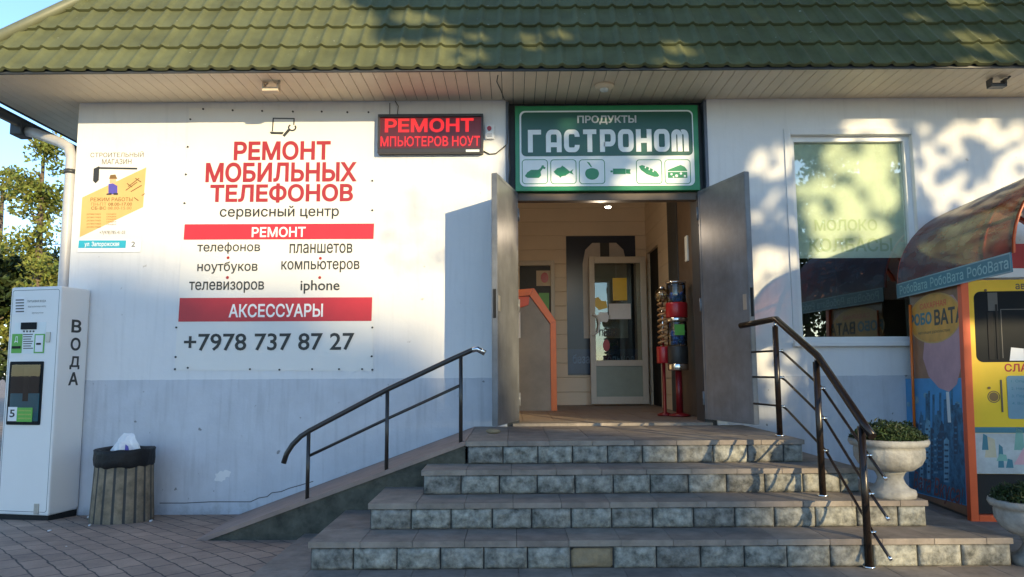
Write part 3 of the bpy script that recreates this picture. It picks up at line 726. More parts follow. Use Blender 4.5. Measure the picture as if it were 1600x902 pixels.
# ------------------------------------------------------------------ phone repair banner
t = thing('repair_banner', (-2.2, 0, 1.35), 'big white vinyl banner with red lettering advertising mobile phone repair on the wall', 'banner')
Bn = WALL
f = MB(); bc = [WALL.hit(*p) for p in ((273, 579), (583, 580), (586, 176), (296, 169))]
nx, nz = 40, 50; gr = []
for j in range(nz + 1):
    row = []
    for i in range(nx + 1):
        u, v = i / nx, j / nz
        q = (Vector(bc[0]) * (1 - u) + Vector(bc[1]) * u) * (1 - v) + (Vector(bc[3]) * (1 - u) + Vector(bc[2]) * u) * v
        e = min(u, 1 - u, v, 1 - v)
        dd = .0045 + .0025 * min(1, e * 8) * (math.sin(7 * (u * 1.6 + v * 1.1) + 3 * noise.noise(Vector((u * 2, v * 2, 1)))) * .5 + .5) * abs(noise.noise(Vector((u * 3, v * 3, 7)))) * 2.0
        row.append(f.bm.verts.new(WALL.p(q.x, q.y, min(.0078, dd))))
    gr.append(row)
for a, b in zip(gr, gr[1:]):
    for i in range(nx): f.bm.faces.new((a[i], a[i + 1], b[i + 1], b[i])).smooth = True
f.build('sheet', M['vinyl'], t)
LN = .0092
def line(body, rect, m_, bold=0, parent=t, fr=WALL, n=LN, name='lettering', **kw):
    f = MB(); f.text(fr, body, fr.box(*rect), n, bold, **kw); return f.build(name, M[m_], parent)
line('РЕМОНТ', (366, 221, 517, 251), 'red_print', .034)
line('МОБИЛЬНЫХ', (322, 254, 558, 285), 'red_print', .034)
line('ТЕЛЕФОНОВ', (329, 287, 552, 317), 'red_print', .034)
line('сервисный центр', (344, 322, 530, 343), 'black_print', .012)
for rect, q in (((288, 350, 584, 374), 1), ((280, 465, 581, 502), 2)):
    b_ = WALL.box(*rect); f = MB(); f.fpoly(WALL, [(b_[0], b_[1]), (b_[2], b_[1] - .004), (b_[2] + .004, b_[3] - .004), (b_[0] + .004, b_[3])], .0085); f.build('red_band', M['red_band'], t)
line('РЕМОНТ', (394, 355, 478, 371), 'white_print', .02, n=.0098)
line('АКСЕССУАРЫ', (358, 475, 505, 496), 'white_print', .02, n=.0098)
for s_, rect in (('телефонов', (309, 379, 407, 397)), ('ноутбуков', (309, 409, 403, 428)), ('телевизоров', (296, 440, 413, 458)), ('планшетов', (453, 381, 551, 396)), ('компьютеров', (440, 408, 562, 426)), ('iphone', (470, 438, 531, 459)), ('+7978 737 87 27', (288, 521, 554, 548))):
    line(s_, rect, 'black_print', .010 if s_[0] != '+' else .014)
for px, py in ((357, 403), (356, 434), (501, 404), (500, 434)):
    u, v = WALL.hit(px, py); f = MB(); f.fpoly(WALL, ell(u, v, .014, n=14), LN); f.build('bullet', M['red_print'], t)
f = MB()
f.strip(WALL, [WALL.hit(*p) for p in ((426, 206), (427.5, 185.5), (460, 186), (459.5, 196))], .011, LN)
f.fpoly(WALL, [WALL.hit(*p) for p in ((422, 206.5), (444, 207), (442, 210.5), (424, 210))], LN + .0004)
f.strip(WALL, [WALL.hit(*p) for p in ((443.5, 213.5), (452, 203.5))], .026, LN + .0008)
f.strip(WALL, [WALL.hit(457 + 5.5 * math.cos(R(a)), 200 + 4.6 * math.sin(R(a))) for a in range(-40, 250, 20)][::-1], .014, LN + .0012)
f.build('laptop_icon', M['black_print'], t)
SCR = [(318, 171), (364, 173), (410, 174), (458, 175), (503, 175), (543, 176), (576, 176), (298, 187), (294, 230), (291, 273), (289, 318), (274, 577), (294, 575), (391, 577), (437, 578), (488, 577), (530, 577), (566, 577), (582, 578), (276, 512), (275, 558), (582, 283), (582, 329), (582, 512), (581, 557)]
for px, py in SCR:
    u, v = WALL.hit(px, py); f = MB(); f.fpoly(WALL, ell(u, v, .009, n=10), .0045, .0125); f.build('screw', M['black_print'], t)

# ------------------------------------------------------------------ builders' shop poster and street plate
P0 = thing('builders_shop_poster', (-3.9, 0, 2.55), 'white poster with an orange diagonal band and a cartoon builder near the left corner', 'poster')
f = MB(); q = [WALL.hit(*p) for p in ((124, 392), (221, 392), (233, 236), (134, 233))]; f.fpoly(WALL, q, .001, .005); f.build('sheet', M['vinyl'], P0)
def wq(pts): return [WALL.hit(*p) for p in pts]
f = MB(); f.fpoly(WALL, wq(((125, 371), (224, 324), (229, 262), (129, 309))), .006); f.build('orange_band', M['yellow_print'], P0)
line('СТРОИТЕЛЬНЫЙ', (142, 237, 225, 246), 'grey_print', .004, P0, n=.0065); line('МАГАЗИН', (160, 249, 206, 257), 'grey_print', .004, P0, n=.0065)
f = MB(); f.strip(WALL, wq(((155, 263), (215, 264))), .018, .0068); f.fpoly(WALL, wq(((147, 264), (156, 260), (155, 282), (150, 287), (146, 283))), .0073); f.build('level_drawing', M['black_print'], P0)
f = MB(); f.fpoly(WALL, wq(((170, 288), (177, 287), (184, 291), (184, 304), (170, 304))), .0072); f.build('overall_drawing', M['violet_print'], P0)
f = MB(); f.fpoly(WALL, wq(((172, 280), (182, 280), (182, 287), (172, 287))), .0070); f.build('face_drawing', M['skin_print'], P0)
f = MB(); f.fpoly(WALL, wq(((171, 280), (173, 274), (181, 273), (184, 280))), .0074); f.build('helmet_drawing', M['ochre_print'], P0)
f = MB(); f.fpoly(WALL, wq(((167, 303), (175, 302), (175, 305), (167, 305))), .0076); f.fpoly(WALL, wq(((178, 302), (185, 302), (185, 305), (178, 305))), .0076); f.build('boot_drawing', M['black_print'], P0)
f = MB()
for a, b in (((197, 298), (215, 285)), ((201, 292), (218, 279)), ((205, 300), (222, 290)), ((199, 287), (207, 293)), ((212, 279), (221, 285)), ((210, 309), (217, 314)), ((222, 306), (227, 303))): f.strip(WALL, wq((a, b)), .009, .0072 + .0002 * random.random())
f.build('tool_drawing', M['ochre_print'], P0)
for s_, rect in (('РЕЖИМ РАБОТЫ', (142, 309, 208, 315)), ('ПН-ПТ 08.00-17.00', (143, 317, 207, 322)), ('СБ-ВС 08.00-15.00', (143, 323, 206, 328))): line(s_, rect, 'ochre_print', .01, P0, n=.0072)
for k in range(5):
    line('доставка товара', (136, 334 + 5 * k, 158, 337 + 5 * k), 'ochre_print', 0, P0, n=.0072, res=1); line('скидки', (167, 334 + 4 * k, 182, 336.5 + 4 * k), 'ochre_print', 0, P0, n=.0072, res=1)
line('+7(978)785-41-03', (156, 361, 196, 368), 'grey_print', .0, P0, n=.0072)
P1 = thing('street_plate', (-3.95, 0, 2.37), 'small cyan street name plate at the foot of the builders shop poster', 'sign')
f = MB(); f.fpoly(WALL, wq(((122, 394.5), (220, 394.5), (221, 375), (123, 375))), .0055, .008); f.build('plate', M['white_print'], P1)
f = MB(); f.fpoly(WALL, wq(((123, 388), (197, 388), (198, 376), (124, 376))), .0088); f.build('cyan_field', M['cyan_print'], P1)
line('ул. Запорожская', (133, 378, 187, 387), 'white_print', .02, P1, n=.0095); line('2', (206, 378, 212, 386), 'grey_print', .01, P1, n=.0095)

# ------------------------------------------------------------------ running-text LED sign
t = thing('led_sign', (-.75, 0, 3.35), 'black framed board with red lit running letters under the soffit', 'led sign')
LF = Fr((0, -.075, 0), (1, 0, 0)); b_ = LF.box(590, 178, 755, 239); u0, v0, u1, v1 = b_
f = MB()
f.fbox(LF, u0, u1, v1 - .028, v1, -.07, 0, .003); f.fbox(LF, u0, u1, v0, v0 + .045, -.07, 0, .003); f.fbox(LF, u0, u0 + .018, v0 + .0455, v1 - .0285, -.07, 0); f.fbox(LF, u1 - .018, u1, v0 + .0455, v1 - .0285, -.07, 0)
f.fbox(LF, u0 + .0185, u1 - .0185, v0 + .0455, v1 - .0285, -.07, -.02)
f.build('case', mat('black_aluminium', (.03, .024, .022), .4, .1), t)
f = MB(); f.fpoly(LF, [(u0 + .0185, v0 + .0455), (u1 - .0185, v0 + .0455), (u1 - .0185, v1 - .0285), (u0 + .0185, v1 - .0285)], -.0185); f.build('diode_panel', M['led_off'], t)
f = MB(); f.text(LF, 'РЕМОНТ', LF.box(601, 184, 740, 206), -.016, .035); f.build('lit_lettering', M['led_on'], t)
f = MB(); f.text(LF, 'МПЬЮТЕРОВ НОУТ', LF.box(594, 212, 750, 228), -.016, .02); f.build('lit_lettering', M['led_on'], t)
f = MB(); f.fbox(LF, *[LF.box(728, 234, 749, 237.5)[i] for i in (0, 2, 1, 3)], .0005, .002); f.build('maker_plate', M['sign_white'], t)
f = MB(); f.tube([(u0 + .1, -.01, v1 - .005), (u0 + .1, -.01, v1 + .13)], .004, 6); f.tube([(u0 + .17, -.01, v1 - .005), (u0 + .18, -.012, v1 + .1), (u0 + .15, -.01, v1 + .15)], .004, 6); f.build('hanger', M['gutter'], t)

t = thing('alarm_siren', (-.2, 0, 3.42), 'small white alarm box with a red lens between the red lit board and green sign', 'alarm')
AF = Fr((0, -.03, 0), (1, 0, 0)); a0 = AF.box(758, 195, 772, 217)
f = MB(); f.fbox(AF, a0[0], a0[2], a0[1], a0[3], -.03, 0, .004); f.build('case', M['upvc'], t)
f = MB(); u, v = AF.hit(764.5, 201); f.fpoly(AF, ell(u, v, .022), 0, .010); f.build('red_lens', M['plastic_red'], t)
f = MB()
for k in range(3): f.fbox(AF, a0[0] + .02, a0[2] - .02, a0[1] + .02 + k * .012, a0[1] + .024 + k * .012, 0, .0015)
f.build('grille', M['grey_print'], t)
f = MB(); f.tube([atY(px, py, -.012) for px, py in ((755, 236), (765, 241), (775, 240), (786, 231), (793, 225), (794, 200), (794, 165))], .0055, 6)
f.tube([atY(px, py, -.014) for px, py in ((796, 225), (795, 245), (797, 262), (795, 280), (796, 296))], .006, 6)
f.solo('sign_cable', M['black_print'], (-.25, -.01, 3.2), 'thin black cable sagging from the red lit board to the green sign', 'cable')

# ------------------------------------------------------------------ green grocery sign
t = thing('grocery_sign', (.9, 0, 2.97), 'green and white grocery sign with food pictures above the open doors', 'shop sign')
GF = Fr((0, -.03, 0), (1, 0, 0)); u0, v0, u1, v1 = GF.box(805, 165, 1092, 298)
f = MB(); f.fbox(GF, u0, u1, v0, v1, -.12, 0, .004); f.build('box', M['green'], t)
g0 = GF.box(812, 173, 1084, 291)
f = MB(); f.fpoly(GF, rrect(*g0, .05), .001, .004); f.build('white_panel', M['sign_white'], t)
g1 = GF.box(814.5, 175.5, 1081.5, 244)
f = MB(); f.fpoly(GF, rrect(*g1, .045), .005, .007); f.build('green_field', M['green_dark'], t)
f = MB(); f.text(GF, 'ПРОДУКТЫ', GF.box(902, 181, 994, 195), .008, .03); f.build('lettering', mat('silver_print', (.5, .5, .48), .4), t)
# rounded block letters of the shop word, drawn as broad strokes in a 1 x 1.5 cell
gl = GF.box(823, 203, 1076, 238); cw = (gl[2] - gl[0]) / 9; ch = gl[3] - gl[1]
def arcs(cx, cy, r, a0, a1, n=8): return [(cx + r * math.cos(R(a0 + (a1 - a0) * i / n)), cy + r * math.sin(R(a0 + (a1 - a0) * i / n))) for i in range(n + 1)]
LT = {'Г': [[(.16, 0), (.16, .9), (.84, .9)]],
      'А': [[(.16, 0), (.16, .7)] + arcs(.36, .7, .2, 180, 90) + arcs(.64, .7, .2, 90, 0) + [(.84, 0)], [(.25, .33), (.75, .33)]],
      'С': [[(.84, .68)] + arcs(.64, .70, .2, 0, 90) + arcs(.36, .7, .2, 90, 180) + arcs(.36, .3, .2, 180, 270) + arcs(.64, .3, .2, 270, 360) + [(.84, .32)]],
      'Т': [[(.08, .9), (.92, .9)], [(.5, 0), (.5, .82)]],
      'Р': [[(.16, 0), (.16, .9), (.6, .9)] + arcs(.64, .7, .2, 90, 0) + arcs(.64, .55, .2, 0, -90) + [(.27, .35)]],
      'О': [arcs(.64, .7, .2, 0, 90) + arcs(.36, .7, .2, 90, 180) + arcs(.36, .3, .2, 180, 270) + arcs(.64, .3, .2, 270, 360)],
      'Н': [[(.16, 0), (.16, 1)], [(.84, 0), (.84, 1)], [(.27, .5), (.73, .5)]],
      'М': [[(.12, 0), (.12, .7)] + arcs(.3, .7, .18, 180, 90, 5) + arcs(.32, .7, .18, 90, 0, 5) + [(.5, 0)], [(.61, .86)] + arcs(.72, .7, .18, 90, 0, 5) + [(.9, 0)]]}
f = MB(); k_ = 0
for i, chh in enumerate('ГАСТРОНОМ'):
    for s_ in LT[chh]:
        pts = [(gl[0] + (i + .06 + p[0] * .88) * cw, gl[1] + p[1] * ch) for p in s_]
        f.strip(GF, pts, cw * .27, .0082 + .0006 * (k_ % 5), closed=(chh == 'О')); k_ += 1
f.build('lettering', M['sign_white'], t)
cells = [(814.5, 847.5), (860, 899), (906, 944), (951, 990), (998, 1036), (1043, 1081)]
cells = [(816 + 44.6 * i, 816 + 44.6 * i + 39.5) for i in range(6)]
ic = []
for i, (a, b) in enumerate(cells):
    q = GF.box(a, 250, b, 287.5); f = MB(); f.strip(GF, rrect(*q, .03), .007, .0056, True); fr_ = f.build('tile_outline', M['green'] if i != 3 else M['sign_white'], t)
    cu, cv, s_ = (q[0] + q[2]) / 2, (q[1] + q[3]) / 2, (q[2] - q[0]) / 2
    f = MB(); n_ = .0058
    L_ = lambda pts: [(cu + x * s_, cv + y * s_) for x, y in pts]
    if i == 0:
        f.fpoly(GF, L_([(-.8, -.35), (-.6, -.5), (.3, -.5), (.5, -.3), (.45, 0), (.62, .25), (.8, .2), (.85, .35), (.72, .4), (.7, .52), (.55, .5), (.48, .3), (.25, .15), (-.3, .15), (-.6, -.05)]), n_)
    elif i == 1:
        f.fpoly(GF, L_([(-.78, 0), (-.5, .28), (-.2, .36), (-.1, .5), (.1, .36), (.3, .2), (.5, .02), (.8, .22), (.68, -.02), (.8, -.25), (.48, -.1), (.15, -.32), (-.15, -.38), (-.25, -.5), (-.35, -.36), (-.6, -.22)]), n_)
    elif i == 2:
        f.fpoly(GF, L_([(.55 * math.cos(a), -.15 + .5 * math.sin(a) * (1 - .12 * (math.sin(a) > .8))) for a in [k * 6.283 / 26 for k in range(26)]]), n_); f.fpoly(GF, L_([(-.1, .38), (.02, .36), (-.2, .75), (-.42, .82)]), n_)
    elif i == 3:
        f.fpoly(GF, L_([(-.6, -.2), (.4, -.2), (.4, .25), (-.6, .25)]), n_); f.fpoly(GF, L_([(-.8, -.05), (-.62, -.05), (-.62, .1), (-.8, .1)]), n_); f.fpoly(GF, L_([(.42, -.15), (.8, -.2), (.75, .0), (.8, .2), (.42, .2)]), n_)
    elif i == 4:
        f.fpoly(GF, L_([(-.8, .45), (-.55, .55), (.1, .3), (.6, 0), (.8, -.3), (.7, -.42), (.4, -.42), (-.2, -.2), (-.65, .15)]), n_)
        f.mi = 1
        for dx in (-.35, -.05, .25): f.fpoly(GF, L_([(dx, .12 - dx * .5), (dx + .1, .1 - dx * .5), (dx + .2, .42 - dx * .6), (dx + .1, .42 - dx * .6)]), n_ + .0006)
    else:
        f.fpoly(GF, L_([(-.78, .05), (.75, .05), (.75, .12), (.55, .4), (.25, .55), (-.05, .45), (-.78, .15)]), n_); f.fpoly(GF, L_([(-.78, -.5), (.75, -.5), (.75, -.02), (-.78, -.02)]), n_)
        f.mi = 1
        for dx, dy, r_ in ((-.5, -.2, .09), (-.1, -.33, .12), (.25, -.15, .1), (.55, -.35, .09), (-.35, -.42, .06)): f.fpoly(GF, L_([(dx + r_ * math.cos(a), dy + r_ * math.sin(a)) for a in [k * .785 for k in range(8)]]), n_ + .0006)
    f.build('food_picture', [M['green'], M['sign_white']], fr_)

# ------------------------------------------------------------------ things inside the entrance
t = thing('entrance_lamp', (.93, .22, 2.86), 'tiny bright white lamp under the brown lintel of the entrance', 'lamp')
f = MB(); f.tube([(.93, .22, 2.885), (.93, .22, 2.87)], .035, 16); f.build('housing', M['upvc'], t)
f = MB(); f.tube([(.93, .22, 2.869), (.93, .22, 2.86)], .026, 16); f.build('lens', mat('lit_lamp', (1, .9, .75), .5, 0, emit=6), t)
ld_ = bpy.data.lights.new('entrance_lamp_light', 'POINT'); ld_.energy = 5; ld_.color = (1, .80, .58); ld_.shadow_soft_size = .08
lo = bpy.data.objects.new('entrance_lamp_light', ld_); COL.objects.link(lo); lo.location = (0, .5, -.10); lo.parent = t
t = thing('payment_terminal', (.35, 2.4, .83), 'tall steel payment terminal with an orange front standing left inside the entrance', 'terminal')
TY0, TY1 = 2.2, 2.62; TF = Fr((0, TY0, 0), (1, 0, 0))
f = MB(); side = [(.06, .83), (.46, .83), (.46, 1.86), (.22, 2.2), (.06, 2.2)]
f.prism([TF.p(u, v) for u, v in side], (0, TY1 - TY0, 0)); bmesh.ops.recalc_face_normals(f.bm, faces=f.bm.faces); f.build('cabinet', mat('tan_grey_cabinet', (.27, .235, .185), .4, .25, 2.5, spec=.5), t)
f = MB()
for seg in (((.462, .83), (.53, .83), (.53, 1.90), (.462, 1.87)), ((.462, 1.872), (.53, 1.902), (.27, 2.30), (.215, 2.215)), ((.06, 2.202), (.213, 2.216), (.268, 2.302), (.06, 2.285))):
    f.prism([Vector((u, TY0 - .03, v)) for u, v in seg], (0, TY1 - TY0 + .05, 0))
bmesh.ops.recalc_face_normals(f.bm, faces=f.bm.faces); f.build('orange_front', M['orange'], t)
f = MB(); f.prism([Vector((.08, TY0 - .034, v)) for v in ()] or [Vector((.06, TY0 - .032, 2.05)), Vector((.20, TY0 - .032, 2.10)), Vector((.213, TY0 - .032, 2.2)), Vector((.06, TY0 - .032, 2.2))], (0, .03, 0)); f.build('side_badge', M['orange_red'], t)
f = MB(); f.box(.062, .10, TY0 - .02, TY0 - .002, 1.7, 2.02); f.build('white_label', M['paper'], t)

t = thing('capsule_machine', (1.70, .92, .83), 'double red topped capsule vending machine on a red pole at the right of the entrance', 'vending machine', 'toy vending machines in the entrance')
cx, cy = 1.715, .92
f = MB(); f.lathe((cx, cy, .835), [(.11, 0), (.11, .015), (.03, .035)], 20); f.tube([(cx, cy, .86), (cx, cy, 1.30)], .034, 14); f.build('stand', M['stand_red'], t)
def cyl(c, r, z0, z1, n=22): return MB().lathe((c[0], c[1], 0), [(r * .96, z0), (r, z0 + .01), (r, z1 - .01), (r * .96, z1)], n)
cyl((cx, cy), .105, 1.30, 1.37).build('base_ring', M['chrome'], t)
cyl((cx, cy), .105, 1.371, 1.55).build('vending_head', M['black_print'], t)
cyl((cx, cy), .10, 1.551, 1.80).build('globe', M['clear'], t)
cyl((cx, cy), .108, 1.801, 1.845).build('collar', M['chrome'], t)
cyl((cx, cy), .112, 1.846, 2.0).build('vending_head', M['plastic_red'], t)
cyl((cx, cy), .10, 2.001, 2.20).build('globe', M['clear'], t)
cyl((cx, cy), .108, 2.201, 2.225).build('lid', M['chrome'], t)
rr = random.Random(3)
for z0, z1, n_ in ((1.56, 1.70, 55), (2.01, 2.10, 36)):
    f = MB()
    for k in range(n_):
        a, q = rr.uniform(0, 6.283), .075 * math.sqrt(rr.random()); f.ball((cx + q * math.cos(a), cy + q * math.sin(a), rr.uniform(z0 + .02, z1)), .021, 8)
    f.build('capsules', M['capsule_blue'], t, kind='stuff')
f = MB(); f.box(cx - .05, cx + .05, cy - .113, cy - .104, 1.66, 1.77); f.build('green_card', M['vm_green'], t)

t = thing('gumball_spiral', (1.60, 1.0, .83), 'narrow spiral gumball machine with an orange globe beside the capsule machine', 'vending machine', 'toy vending machines in the entrance')
cx, cy = 1.585, 1.02
f = MB(); f.lathe((cx, cy, .835), [(.08, 0), (.08, .015), (.018, .035), (.018, .54)], 18); f.build('stand', M['stand_red'], t)
cyl((cx, cy), .07, 1.375, 1.55).build('vending_head', M['plastic_red'], t)
f = MB(); f.tube([(cx, cy, 1.55), (cx, cy, 2.02)], .012, 8); f.build('post', M['chrome'], t)
f = MB(); f.tube([(cx + .045 * math.cos(k * .5), cy + .045 * math.sin(k * .5), 1.56 + k * .0046) for k in range(98)], .012, 6); f.build('spiral_track', M['capsule_mix'], t)
f = MB()
for k in range(60):
    a, q = rr.uniform(0, 6.283), .055 * math.sqrt(rr.random()); f.ball((cx + q * math.cos(a), cy + q * math.sin(a), 2.08 + rr.uniform(-.045, .03)), .014, 6)
f.build('gumballs', M['capsule_mix'], t, kind='stuff')
f = MB(); f.ball((cx, cy, 2.09), .078, 18); f.build('globe', M['clear'], t)
f = MB(); f.lathe((cx, cy, 2.16), [(.03, 0), (.035, .01), (.012, .03)], 14); f.build('lid', M['chrome'], t)

# ------------------------------------------------------------------ water vending machine
a_ = R(11.5); VF = Fr((-3.935, -.353, .05), (math.cos(a_), -math.sin(a_), 0)); VS = Fr((-3.935, -.353, .05), (math.sin(a_), math.cos(a_), 0))
t = thing('water_vending_machine', (-4.15, -.2, .05), 'tall white drinking water vending machine at the left corner of the shop', 'vending machine')
WD, DP, HT = .52, .335, 2.02
f = MB(); f.fbox(VF, -WD, 0, .06, HT, -DP, 0, .018); f.build('cabinet', M['vm_white'], t)
f = MB(); f.fbox(VF, -WD + .01, -.01, 0, .0595, -DP + .01, -.015); f.build('base', M['dark'], t)
f = MB()
for chh, (px, py) in zip('ВОДА', ((119.5, 510), (118, 538), (116.5, 567), (114.5, 592))):
    u, v = VS.hit(px, py); wdt = .115
    f.text(VS, chh, (u - wdt / 2, v - .058, u + wdt / 2, v + .058), .0015, .03)
f.build('lettering', M['black_print'], t)
def vbox(rect, n0, n1, name, m_, parent=t, bev=0, label=None):
    q = VF.box(*rect); f = MB(); f.fbox(VF, q[0], q[2], q[1], q[3], n0, n1, bev); return f.build(name, M[m_], parent, label)
f = MB(); f.strip(VF, rrect(-WD + .02, .09, -.02, HT - .03, .02), .004, .0006, True); f.build('door_seam', M['gutter'], t)
vbox((22, 464, 41, 491), .0012, .003, 'instruction_sticker', 'paper')
f = MB(); VL = VF
for k in range(5): b_ = VF.box(25, 468 + k * 4.5, 38, 470 + k * 4.5); f.fpoly(VF, [(b_[0], b_[1]), (b_[2], b_[1]), (b_[2], b_[3]), (b_[0], b_[3])], .0036)
f.text(VF, 'ПИТЬЕВАЯ ВОДА', VF.box(43, 469, 72, 473), .001, .01); f.text(VF, 'вода прошла полную очистку', VF.box(44, 478, 72, 481), .001); f.text(VF, 'круглосуточно', VF.box(50, 488, 68, 491), .001)
f.build('small_print', M['grey_print'], t)
vbox((22, 504, 71, 553), .0005, .002, 'control_panel', 'sign_white')
dp = vbox((34, 504, 58, 515), .002, .012, 'display', 'screen', bev=.003)
f = MB()
for k in range(4): u, v = VF.hit(38 + k * 5, 518); f.fpoly(VF, ell(u, v, .008, n=10), .002, .007)
f.build('keypad', M['grey_print'], t)
g_ = vbox((19, 522, 35, 552), .0025, .006, 'bill_slot_plate', 'vm_green', bev=.001); vbox((20, 541, 33, 545), .0065, .012, 'slot', 'dark', g_)
line('Д', (24, 526, 29, 536), 'white_print', .01, g_, VF, .0068)
g_ = vbox((54, 522, 70, 552), .0025, .005, 'coin_slot_plate', 'vm_green', bev=.001); g2 = vbox((56, 524, 68, 550), .0055, .007, 'white_field', 'paper', g_); vbox((58, 536, 65, 539), .0075, .010, 'slot', 'dark', g_)
f = MB()
for k in range(7): b_ = VF.box(36.5, 522 + k * 3.6, 52, 523.6 + k * 3.6); f.fpoly(VF, [(b_[0], b_[1]), (b_[2] - .01 * (k % 3), b_[1]), (b_[2] - .01 * (k % 3), b_[3]), (b_[0], b_[3])], .0026)
f.build('price_text', M['grey_print'], t)
vbox((73, 519, 79, 535), .0005, .010, 'coin_return', 'steel', bev=.002)
nb = VF.box(14, 565, 66, 664)
f = MB()
f.fpoly(VF, rrect(*nb, .012), .0008, .010); niche = f.build('filling_niche', M['screen'], t)
nb2 = VF.box(18, 570, 63, 660)
f = MB(); f.fpoly(VF, rrect(nb2[0], nb2[1] + .01, nb2[2], nb2[1] + (nb2[3] - nb2[1]) * .5, .004), .0108); f.build('niche_picture', M['teal'], niche)
f = MB(); f.fbox(VF, (nb2[0] + nb2[2]) / 2 - .02, (nb2[0] + nb2[2]) / 2 + .035, nb2[1] + .18, nb2[3] - .02, .0112, .013); f.build('spout_recess', M['dark'], niche)
f = MB(); f.fpoly(VF, [(nb2[0], nb2[1]), (nb2[2], nb2[1]), (nb2[2], nb2[3]), (nb2[0], nb2[3])], .016); f.build('niche_door', M['clear'], niche)
s5 = vbox((15, 636, 29, 658), .0165, .019, 'litre_sticker', 'paper', niche)
line('5', (18, 640, 26, 652), 'black_print', .02, niche, VF, .0195)
vbox((29, 637, 53, 659), .0165, .0185, 'green_sticker', 'vm_green', niche)
f = MB()
for k in range(3): f.text(VF, 'наполни бутыль', VF.box(31, 640 + k * 6, 51, 643.5 + k * 6), .0190)
f.build('sticker_print', M['yellow_print'], niche)
vbox((54, 787, 61, 804), .0005, .010, 'door_lock', 'steel', bev=.002)

# ------------------------------------------------------------------ litter bin
t = thing('litter_bin', (-3.30, -.36, .07), 'brown ribbed concrete litter bin with a black bag against the wall', 'bin')
c0 = (-3.30, -.37, .07)
def ribs(r, z, a): return (r * (1 + .035 * min(1, abs(math.sin(a * 9)) * 2.2)), z)
f = MB(); f.lathe(c0, [(.235, 0), (.238, .02), (.232, .15), (.225, .3), (.215, .56), (.21, .575), (.19, .575), (.185, .5), (.0, .5)], 144, ribs)
f.bm.faces.ensure_lookup_table()
for fc in f.bm.faces:
    cc = fc.calc_center_median() - Vector(c0)
    if abs(math.sin(math.atan2(cc.y, cc.x) * 9)) < .24 and cc.z < .56: fc.material_index = 1  # shade of the grooves put into the colour with a dark material
f.build('body', [M['concrete'], M['mortar_groove_shade']], t)
f = MB(); rb = lambda r, z, a: (r * (1 + .035 * noise.noise(Vector((math.cos(a) * 3, math.sin(a) * 3, z * 9)))), z + .012 * noise.noise(Vector((math.cos(a) * 2, math.sin(a) * 2, z * 4 + 5))))
f.lathe(c0, [(.222, .455), (.232, .47), (.236, .52), (.232, .57), (.235, .595), (.222, .605), (.19, .59), (.16, .56), (0, .55)], 60, rb); f.build('bin_bag', M['bag'], t)
f = MB()
pk = [(-3.42, -.38, .66), (-3.29, -.50, .65), (-3.16, -.40, .66), (-3.28, -.26, .66), (-3.335, -.37, .80), (-3.27, -.36, .81), (-3.22, -.37, .77)]
bmv = [f.bm.verts.new(p) for p in pk]
for i in ((0, 1, 4), (1, 5, 4), (1, 6, 5), (1, 2, 6), (2, 3, 6), (3, 5, 6), (3, 4, 5), (3, 0, 4), (0, 3, 2, 1)): f.bm.faces.new([bmv[k] for k in i])
bmesh.ops.recalc_face_normals(f.bm, faces=f.bm.faces)
bmesh.ops.subdivide_edges(f.bm, edges=f.bm.edges, cuts=5, use_grid_fill=True)
for v in f.bm.verts: v.co += Vector((noise.noise(v.co * 14), noise.noise(v.co * 14 + Vector((5, 0, 0))), noise.noise(v.co * 14 + Vector((0, 9, 0))))) * .026 + Vector((noise.noise(v.co * 45), noise.noise(v.co * 45 + Vector((5, 0, 0))), 0)) * .008
f.solo('crumpled_paper', M['paper'], (-3.29, -.38, .65), 'crumpled white paper sticking out of the litter bin', 'litter')
f = MB(); f.prism([(-3.235, -.505, .655), (-3.20, -.50, .655), (-3.215, -.497, .70), (-3.235, -.50, .715)], (0, .006, 0)); f.solo('blue_wrapper', M['violet_print'], (-3.22, -.5, .655), 'scrap of blue wrapper beside the white paper in the bin', 'litter')

# small litter on the paving and a doorstop stone
butt = None
for i, (px, py) in enumerate(((138, 809), (140, 822), (77, 831), (104, 857), (286, 857), (236, 815), (332, 843), (215, 868))):
    z = .085; q = atZ(px, py, z); z = gz(q.y); q = atZ(px, py, z)
    f = MB(); an = random.uniform(0, 3); d = Vector((math.cos(an), math.sin(an), 0)) * .016
    f.tube([q - d + Vector((0, 0, .007)), q + d + Vector((0, 0, .007))], .007, 7)
    lab = ('white scrap in the corner between the water machine and bin', 'white scrap on the paving just before the bin, at its left foot', 'pale scrap on the paving in front of the water machine', 'white scrap on open paving left of the bin, nearest the camera there', 'white scrap on open paving midway between bin and ramp toe', 'pale scrap at the right foot of the litter bin', 'pale scrap on the paving by the toe of the ramp', 'pale scrap on the paving in front of the litter bin, at the bottom edge')[i]
    f.solo('litter_scrap', M['paper'], (q.x, q.y, q.z), lab, 'litter', 'white scraps on the paving')
f = MB(); q = Vector((-.155, -.80, .812))
f.ball(q + Vector((0, 0, .018)), .05, 12, (1.15, .7, .42))
for v in f.bm.verts: v.co += Vector((noise.noise(v.co * 30), noise.noise(v.co * 30 + Vector((4, 0, 0))), .4 * noise.noise(v.co * 30 + Vector((0, 8, 0))))) * .012
f.solo('doorstop_stone', M['stone_tan'], q, 'flat stone wedged at the foot of the left door leaf', 'stone')

